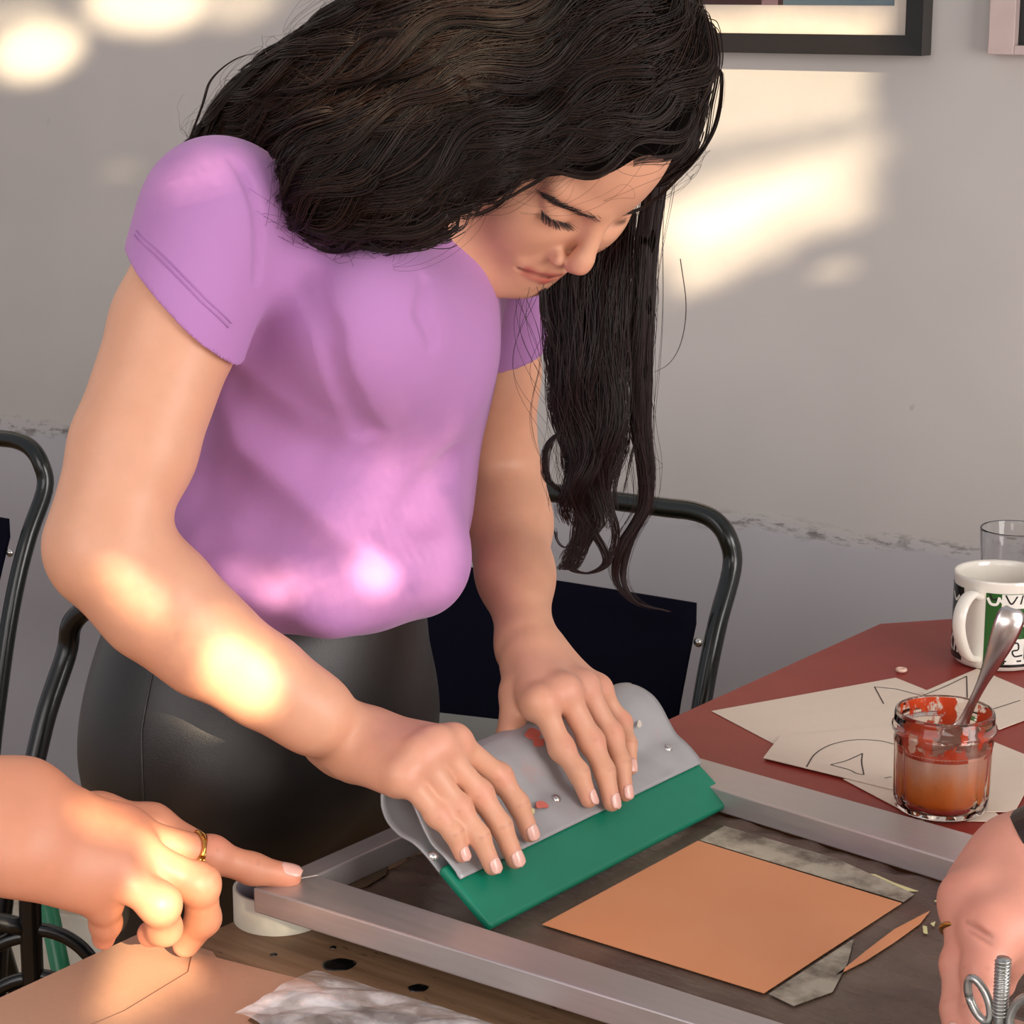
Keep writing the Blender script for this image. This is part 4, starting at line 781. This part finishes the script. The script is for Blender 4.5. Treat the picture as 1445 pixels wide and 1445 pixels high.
gd = [([(900, -60), (760, -40), (600, -10), (470, 50), (370, 130), (300, 200), (262, 220)], [1.47, 1.44, 1.44, 1.47, 1.51, 1.55, 1.57]),
      ([(930, -30), (780, 20), (640, 60), (500, 130), (400, 200), (345, 240)], [1.46, 1.42, 1.40, 1.42, 1.46, 1.50]),
      ([(945, 0), (820, 70), (690, 130), (560, 200), (470, 260), (415, 312)], [1.46, 1.42, 1.39, 1.38, 1.39, 1.41]),
      ([(955, 40), (860, 110), (750, 170), (640, 240), (560, 300), (490, 330)], [1.46, 1.42, 1.40, 1.38, 1.38, 1.39]),
      ([(955, 80), (900, 140), (810, 190), (700, 215), (640, 275), (600, 322)], [1.47, 1.44, 1.42, 1.41, 1.41, 1.41]),
      ([(950, 120), (920, 180), (850, 200), (770, 198), (685, 205), (635, 312)], [1.47, 1.45, 1.43, 1.42, 1.42, 1.42]),
      ([(895, 20), (928, 90), (944, 150), (944, 190), (918, 240)], [1.48, 1.49, 1.50, 1.505, 1.51])]
GP, GT, GI = [], [], []
for i, (px, Ys) in enumerate(gd):
    q = spline([at(x, y, Y) for (x, y), Y in zip(px, Ys)], 40); GP.append(q); tg = np.gradient(q, axis=0); GT.append(tg/np.linalg.norm(tg, axis=1)[:, None])
GP = np.vstack(GP); GT = np.vstack(GT)
def flow(p):
    d2 = ((p[:, None]-GP[None])**2).sum(-1); w = np.exp(-d2/(2*.028**2))+1e-12/(d2+1e-4); f = (w[..., None]*GT[None]).sum(1); return f/(np.linalg.norm(f, axis=1)[:, None]+1e-9)
hv, hq = nets(hair, .006)
def trace(p, off, steps, ln, rg, wave):
    n = len(p); step = ln/steps*rg.uniform(.7, 1.2, n)[:, None]; P = [p]; ph = rg.uniform(0, 6.28, n); fq = rg.uniform(.35, .6, n)
    for i in range(steps):
        f = flow(p); g = grad(hair, p, .002); sd = np.cross(f, g); f = f+sd*(np.sin(i*fq+ph)*wave)[:, None]; f /= np.linalg.norm(f, axis=1)[:, None]; p = p+f*step
        d = sdf(hair, p); g = grad(hair, p, .002); p = p-g*np.clip(d-off-.0015*np.sin(i*fq+ph+1.5), -.02, .02)[:, None]*.8; P.append(p)
    return np.stack(P, 1)
def surf_strands(n, m, lift, seed, steps, ln, wave, fat, frizz, clump=.7):
    """locks: m leading strands laid over the core, each followed by its own bundle"""
    rg = np.random.default_rng(seed); p = hv[rg.integers(0, len(hv), m)]+rg.normal(0, .002, (m, 3)); p = p[p[:, 1] < 1.53+.04*(p[:, 0] > .09)]; m = len(p)
    lead = trace(p, rg.uniform(.001, lift, m), steps, ln, rg, wave); c = rg.integers(0, m, n); t = np.linspace(0, 1, steps+1)
    tg = np.gradient(lead, axis=1); tg /= np.linalg.norm(tg, axis=2)[..., None]+1e-9; nn = grad(hair, lead.reshape(-1, 3), .002).reshape(lead.shape); sd = np.cross(tg, nn)
    a = rg.normal(0, fat, n)[:, None]*(1-clump*t**.8)+frizz*np.sin(t*rg.uniform(6, 22, n)[:, None]+rg.uniform(0, 6.3, n)[:, None])*t
    b = np.abs(rg.normal(0, fat*.35, n))[:, None]*(1-.5*t)+frizz*.6*np.sin(t*rg.uniform(6, 22, n)[:, None]+rg.uniform(0, 6.3, n)[:, None])*t
    sh = rg.integers(-2, 3, n); ix = np.clip(np.arange(steps+1)[None]+sh[:, None], 0, steps); L_ = lead[c[:, None], ix]
    out = L_+sd[c[:, None], ix]*a[..., None]+nn[c[:, None], ix]*b[..., None]
    bad = np.zeros(out.shape[:2], bool)
    bad = (pd(hcut[0], out.reshape(-1, 3)) < .001).reshape(bad.shape); low = np.zeros_like(bad)
    for q in hcut[1:]: low |= (pd(q, out.reshape(-1, 3)) < -.012).reshape(bad.shape)
    return out[(bad.mean(1) < .06) & (low.mean(1) < .30)]
strands('hair_strands', surf_strands(9000, 900, .006, 1, 26, .20, .32, .0050, .0006), .00036, M['hair'], hobj)
strands('hair_strands', surf_strands(7000, 330, .013, 2, 28, .20, .50, .0042, .0010, .8), .00030, M['hair'], hobj)
strands('flyaway_hairs', surf_strands(620, 320, .014, 3, 26, .15, .9, .012, .004, -.6), .00011, M['hair'], hobj)
def tress_strands(tr, n, seed, wave, rad, mat, spread=1.0, pts=44, locks=1, curl=0.0):
    rg = np.random.default_rng(seed); c = spline([at(*p, Y) for p, Y, r in tr], pts); R_ = spline([[r] for p, Y, r in tr], pts)[:, 0]; P = []; t = np.linspace(0, 1, pts)
    lk = []
    for k in range(locks):                       # each lock hangs in its own waves, curling more towards the end
        a = 6.28*k/locks+rg.uniform(-.4, .4); q = 0 if locks == 1 else rg.uniform(.35, .75); f, ph = rg.uniform(14, 20), rg.uniform(0, 6.3); A = curl*(.25+1.2*t**2)
        lk.append(np.stack([np.cos(a)*q*R_+A*np.sin(f*t+ph), np.sin(a)*q*R_+A*.8*np.cos(f*t+ph), 0*t], 1))
    for _ in range(n):
        k_ = rg.integers(0, locks); s_ = spread*(1 if locks == 1 else .42)
        a = rg.uniform(0, 6.28); q = math.sqrt(rg.uniform(.1, 1))*s_; ph = rg.uniform(0, 6.28); w = wave*np.sin(t*rg.uniform(9, 15)+round(ph*1.2)/1.2)
        ox = np.cos(a)*q*R_+w*R_*.4; oy = np.sin(a)*q*R_*.8; e = rg.uniform(.78, 1.0)**(.6 if locks == 1 else 1); k = c+lk[k_]+np.stack([ox, oy, 0*ox], 1); i = np.linspace(0, (pts-1)*e, pts); lo = np.floor(i).astype(int); hi = np.minimum(lo+1, pts-1); fr = (i-lo)[:, None]
        P.append(k[lo]*(1-fr)+k[hi]*fr)
    return strands('hair_strands', np.array(P), rad, mat, hobj)
tress_strands(TR1, 1300, 5, .25, .00030, M['hair_tress'], 1, 60, 7, .0042); tress_strands(TR2, 520, 6, .25, .00028, M['hair_tress'], 1, 60, 3, .0018)
tress_strands(TR1, 60, 7, .9, .00016, M['hair_tress'], 1.6); tress_strands(TR2, 40, 8, .9, .00016, M['hair_tress'], 2.0)
for px, r, n in (([(812, 610), (785, 615), (770, 640), (772, 675), (795, 695), (812, 705)], .0030, 50), ([(805, 600), (795, 640), (800, 670), (815, 690)], .002, 20), ([(835, 690), (822, 730), (818, 765), (808, 790), (800, 802), (806, 792)], .0075, 110), ([(828, 700), (836, 745), (852, 775), (856, 795), (835, 808), (812, 806), (800, 792), (806, 780)], .0034, 60),
                 ([(855, 600), (860, 650), (856, 700), (868, 745), (866, 775), (856, 795)], .0035, 50), ([(840, 690), (838, 730), (828, 752), (800, 790)], .0085, 120), ([(826, 745), (800, 772), (786, 762), (784, 745)], .0014, 14), ([(848, 600), (875, 640), (868, 690), (872, 720)], .0018, 16),
                 ([(765, 395), (768, 440), (778, 470), (772, 500), (785, 560), (790, 610)], .0030, 30), ([(900, 610), (890, 650), (880, 700)], .0012, 12), ([(960, 365), (968, 430), (962, 480), (945, 512), (918, 528)], .0003, 3), ([(910, 420), (926, 450), (922, 490), (912, 530)], .0003, 3), ([(912, 540), (922, 580), (920, 625), (914, 650)], .0004, 3), ([(918, 640), (934, 655), (930, 662), (918, 660)], .0003, 2)):
    tress_strands([((x, y), 1.51, r) for x, y in px], n, int(px[0][0]*7+px[0][1]), .3, .00024 if n > 4 else .00013, M['hair_tress'], 1, 30)
for px in ([(265, 205), (285, 150), (300, 110), (340, 80), (390, 75)], [(257, 222), (262, 200), (290, 180)], [(300, 150), (330, 110), (380, 80)], [(420, 300), (410, 312), (402, 320)], [(500, 318), (525, 345), (570, 340), (620, 345)], [(540, 335), (575, 352), (625, 346)], [(350, 240), (372, 248), (385, 240)], [(405, 318), (440, 300), (450, 290)]):
    tress_strands([((x, y), 1.44 if x > 395 else 1.52, .0009) for x, y in px], 12, int(px[0][0]), .3, .0002, M['hair'], 1, 24)
# ---- the person on the left: pointing hand
tl = []; Yh = 1.325
def L(x, y, Y): return at(x, y, Y)
UPD = nrm(np.array([0, -.35, 1]))
fI = np.array([L(172, 1178, 1.290), L(298, 1207, 1.318), L(356, 1226, 1.327), L(408, 1237, 1.334)])
fM = np.array([L(178, 1202, 1.272), L(282, 1248, 1.275), L(287, 1296, 1.290), L(262, 1332, 1.300)])
fR = np.array([L(150, 1222, 1.258), L(226, 1276, 1.248), L(232, 1310, 1.262), L(212, 1318, 1.275)])
fP = np.array([L(112, 1236, 1.250), L(146, 1276, 1.258), L(149, 1302, 1.268), L(146, 1324, 1.276)])
thm = [L(70, 1150, 1.30), L(140, 1152, 1.325), L(215, 1163, 1.335), L(285, 1195, 1.338)]
wl = L(10, 1160, 1.245); lp = []
for q, r in ((fI, (.0128, .0108, .0094, .0080)), (fM, (.0128, .0114, .0102, .0086)), (fR, (.0122, .0114, .0100, .0082)), (fP, (.0115, .0102, .0092, .0072))):
    lp += finger(q, r, UPD, .006, q is fI, tl)
for i, q in enumerate((fI, fM, fR, fP)):
    b = wl+np.array([.006, .018-.012*i, .012-.008*i]); lp += [cone(b, q[0], .018, .0140, .016), cone(b-ZZ*.01, q[0]-ZZ*.006, .014, .010, .016)]; tl.append(((b+UPD*.017, q[0]+UPD*.012), .008, PINK, .3))
lp += chain(thm, (.016, .0135, .0115, .0085), .010)
lp += chain([wl+np.array([.012, 0, -.002]), wl-np.array([.03, .01, -.006]), wl-np.array([.14, .05, -.06]), wl-np.array([.24, .09, -.10])], (.024, .027, .033, .038), .02); lp += chain([wl+np.array([.01, .012, .012]), wl-np.array([.04, -.004, -.02])], (.016, .020), .02); lp += chain([wl+np.array([.01, -.012, -.014]), wl-np.array([.04, .02, .010])], (.014, .019), .02)
pl = empty('person', (wl[0]-.1, wl[1]-.03, .75), 'bare forearm and pointing hand with a gold ring at left edge', 'person')
organic('body', lp, .0014, M['skin'], pl, tint=tl, base=lin(208, 142, 112)); nails(pl)
rc = fI[0]+(fI[1]-fI[0])*.80; dr = nrm(fI[1]-fI[0]); e1 = nrm(np.cross(dr, ZZ)); e2 = np.cross(e1, dr); an = np.linspace(0, 2*np.pi, 40)
tube('ring', [rc+e1*.0122*math.cos(k)+e2*.0122*math.sin(k)+dr*.0008*math.sin(3*k) for k in an], .0013, M['gold'], pl, 8); tube('ring', [rc+dr*.0022+e1*.0120*math.cos(k)+e2*.0120*math.sin(k)-dr*.0008*math.sin(3*k) for k in an], .0010, M['gold'], pl, 8)
# ---- the person on the right: a hand reaching down over the frame's end
L = lambda x, y, Y: at(x+13, y, Y)
tr_ = []; BD = nrm(np.array([-.5, -.6, .6]))
wr = L(1452, 1212, 1.215)
gI = np.array([L(1388, 1312, 1.165), L(1374, 1372, 1.146), L(1368, 1425, 1.135), L(1364, 1480, 1.123)])
gM = np.array([L(1358, 1272, 1.190), L(1342, 1362, 1.166), L(1338, 1425, 1.146), L(1338, 1472, 1.127)])
gR = np.array([L(1368, 1256, 1.215), L(1354, 1312, 1.220), L(1353, 1342, 1.221), L(1353, 1360, 1.219)])
gt = [L(1440, 1260, 1.185), L(1420, 1305, 1.168), L(1408, 1345, 1.172), L(1400, 1390, 1.178)]
rp = []
for q, r in ((gI, (.0138, .0106, .0102, .0086)), (gM, (.0125, .0100, .0092, .0082)), (gR, (.0115, .0095, .0088, .0078))): rp += finger(q, r, BD, .004, True, tr_)
for i, q in enumerate((gI, gM, gR)): b = wr+np.array([-.012, -.012+.014*i, -.012+.004*i]); rp += [cone(b, q[0], .019, .0160, .016)]
rp += chain(gt, (.017, .0150, .0110, .0080), .010)
rp += chain([wr+np.array([-.01, 0, 0]), wr+np.array([.03, 0, .02]), wr+np.array([.16, -.01, .09]), wr+np.array([.26, -.02, .14])], (.024, .026, .032, .038), .02)
for a, b in (((1362, 1300), (1400, 1322)), ((1366, 1312), (1398, 1332)), ((1372, 1302), (1385, 1316))):
    p0, p1 = cast(rp, *a), cast(rp, *b)
    if p0 is not None and p1 is not None: rp.append(cone(p0, p1, .0006, .0006, .003, -1)); tr_.append(((p0, p1), .002, lin(150, 90, 76), .6))
pr2 = empty('person', (wr[0]+.1, wr[1], .75), 'hand with gold ring and dark wrist strap at bottom right corner', 'person')
organic('body', rp, .0014, M['skin'], pr2, tint=tr_, base=lin(206, 142, 122)); nails(pr2)
ax = nrm(np.array([.15, -.01, .09])); e1 = nrm(np.cross(ax, ZZ)); e2 = np.cross(e1, ax); c = wr+ax*.009
V = []; 
for k in np.linspace(0, 2*np.pi, 48, endpoint=False):
    for (w, h) in ((-.011, 0), (-.011, .0022), (.011, .0022), (.011, 0)): V.append(c+ax*w+(e1*math.cos(k)*.0285+e2*math.sin(k)*.0285)*(1+h/.0285))
pydata('wrist_strap', V, [(4*i+j, 4*i+(j+1) % 4, 4*((i+1) % 48)+(j+1) % 4, 4*((i+1) % 48)+j) for i in range(48) for j in range(4)], M['strap'], pr2)
rc = gM[0]+(gM[1]-gM[0])*.5; dr = nrm(gM[1]-gM[0]); e1 = nrm(np.cross(dr, [0, 1., 0])); e2 = np.cross(e1, dr); tube('ring', [rc+e1*.0136*math.cos(k)+e2*.0136*math.sin(k) for k in an], .0018, M['gold'], pr2, 8)
# ------------------------------------------------------------------ openings shaped in the added sun mask where the patches should land
gap_blob(340, 958, 1.315, 62, 50, 35, 1.0); gap_blob(335, 925, 1.32, 85, 60, 30, .19); gap_blob(192, 840, 1.30, 62, 26, 42, .36)
gap_blob(512, 814, 1.44, 36, 26, 35, .9); gap_blob(374, 842, 1.45, 28, 17, 10, .75); gap_poly([at(*q, 1.45) for q in ((522, 606), (575, 640), (652, 600), (660, 760), (610, 822), (470, 806), (438, 748), (512, 690))], .15, .010); gap_blob(430, 838, 1.45, 130, 26, 10, .19); gap_blob(620, 760, 1.44, 50, 90, 10, .12)
gap_blob(246, 1200, 1.262, 44, 30, 15, 1.0); gap_blob(222, 1280, 1.245, 44, 44, 0, .95); gap_blob(140, 1155, 1.28, 60, 26, 15, .4); gap_blob(286, 1270, 1.265, 40, 50, 0, .4)
gap_poly([Zp(*q, .7335) for q in ((165, 1330), (215, 1300), (262, 1345), (280, 1380), (170, 1440), (135, 1440))], 1.0, .006)
gap_poly([Zp(*q, .765) for q in ((370, 1240), (430, 1235), (490, 1285), (490, 1325), (372, 1290))], .10); gap_blob(570, 85, 1.41, 190, 95, -25, .32); gap_blob(300, 225, 1.36, 70, 30, -30, .14)
N_ = .0027; gx = np.arange(WX0+N_/2, WX1, N_); gz = np.arange(WZ0+N_/2, WZ1, N_); GX, GZ = np.meshgrid(gx, gz); I = np.zeros_like(GX)
for g in GAPS:
    if g[0] == 'b':
        q = np.stack([GX-g[1][0], GZ-g[1][1]], -1)@g[2].T; r = np.sqrt((q**2).sum(-1)); I = np.maximum(I, g[3]*np.clip((1.25-r)/.5, 0, 1))
    else:
        P, ins, dm = g[1], np.zeros(GX.shape, bool), np.full(GX.shape, 9.0)
        for i in range(len(P)):
            a, b = P[i], P[(i+1) % len(P)]; cr = ((a[1] > GZ) != (b[1] > GZ)) & (GX < (b[0]-a[0])*(GZ-a[1])/(b[1]-a[1]+1e-12)+a[0]); ins ^= cr
            e = b-a; h = np.clip(((GX-a[0])*e[0]+(GZ-a[1])*e[1])/(e@e), 0, 1); dm = np.minimum(dm, np.hypot(GX-a[0]-h*e[0], GZ-a[1]-h*e[1]))
        I = np.maximum(I, g[2]*np.clip(np.where(ins, dm, -dm)/g[3]*.5+.5, 0, 1))
jj, ii = np.meshgrid(np.arange(len(gx)), np.arange(len(gz))); th = (52.9829189*((.06711056*jj+.00583715*ii) % 1.0)) % 1.0; solid = I <= th
V, Fs = [], []
for i in range(len(gz)):
    row = solid[i]; e = np.flatnonzero(np.diff(np.concatenate([[0], row.astype(int), [0]])))
    for a, b in zip(e[0::2], e[1::2]):
        x0, x1, z0, z1 = WX0+a*N_, WX0+b*N_, WZ0+i*N_, WZ0+(i+1)*N_; k = len(V); V += [(x0, GY, z0), (x1, GY, z0), (x1, GY, z1), (x0, GY, z1)]; Fs.append((k, k+1, k+2, k+3))
tag(pydata('sun_mask', V, Fs, M['mat_board']), kind='structure')  # added panel with dithered holes that shape the sun patches
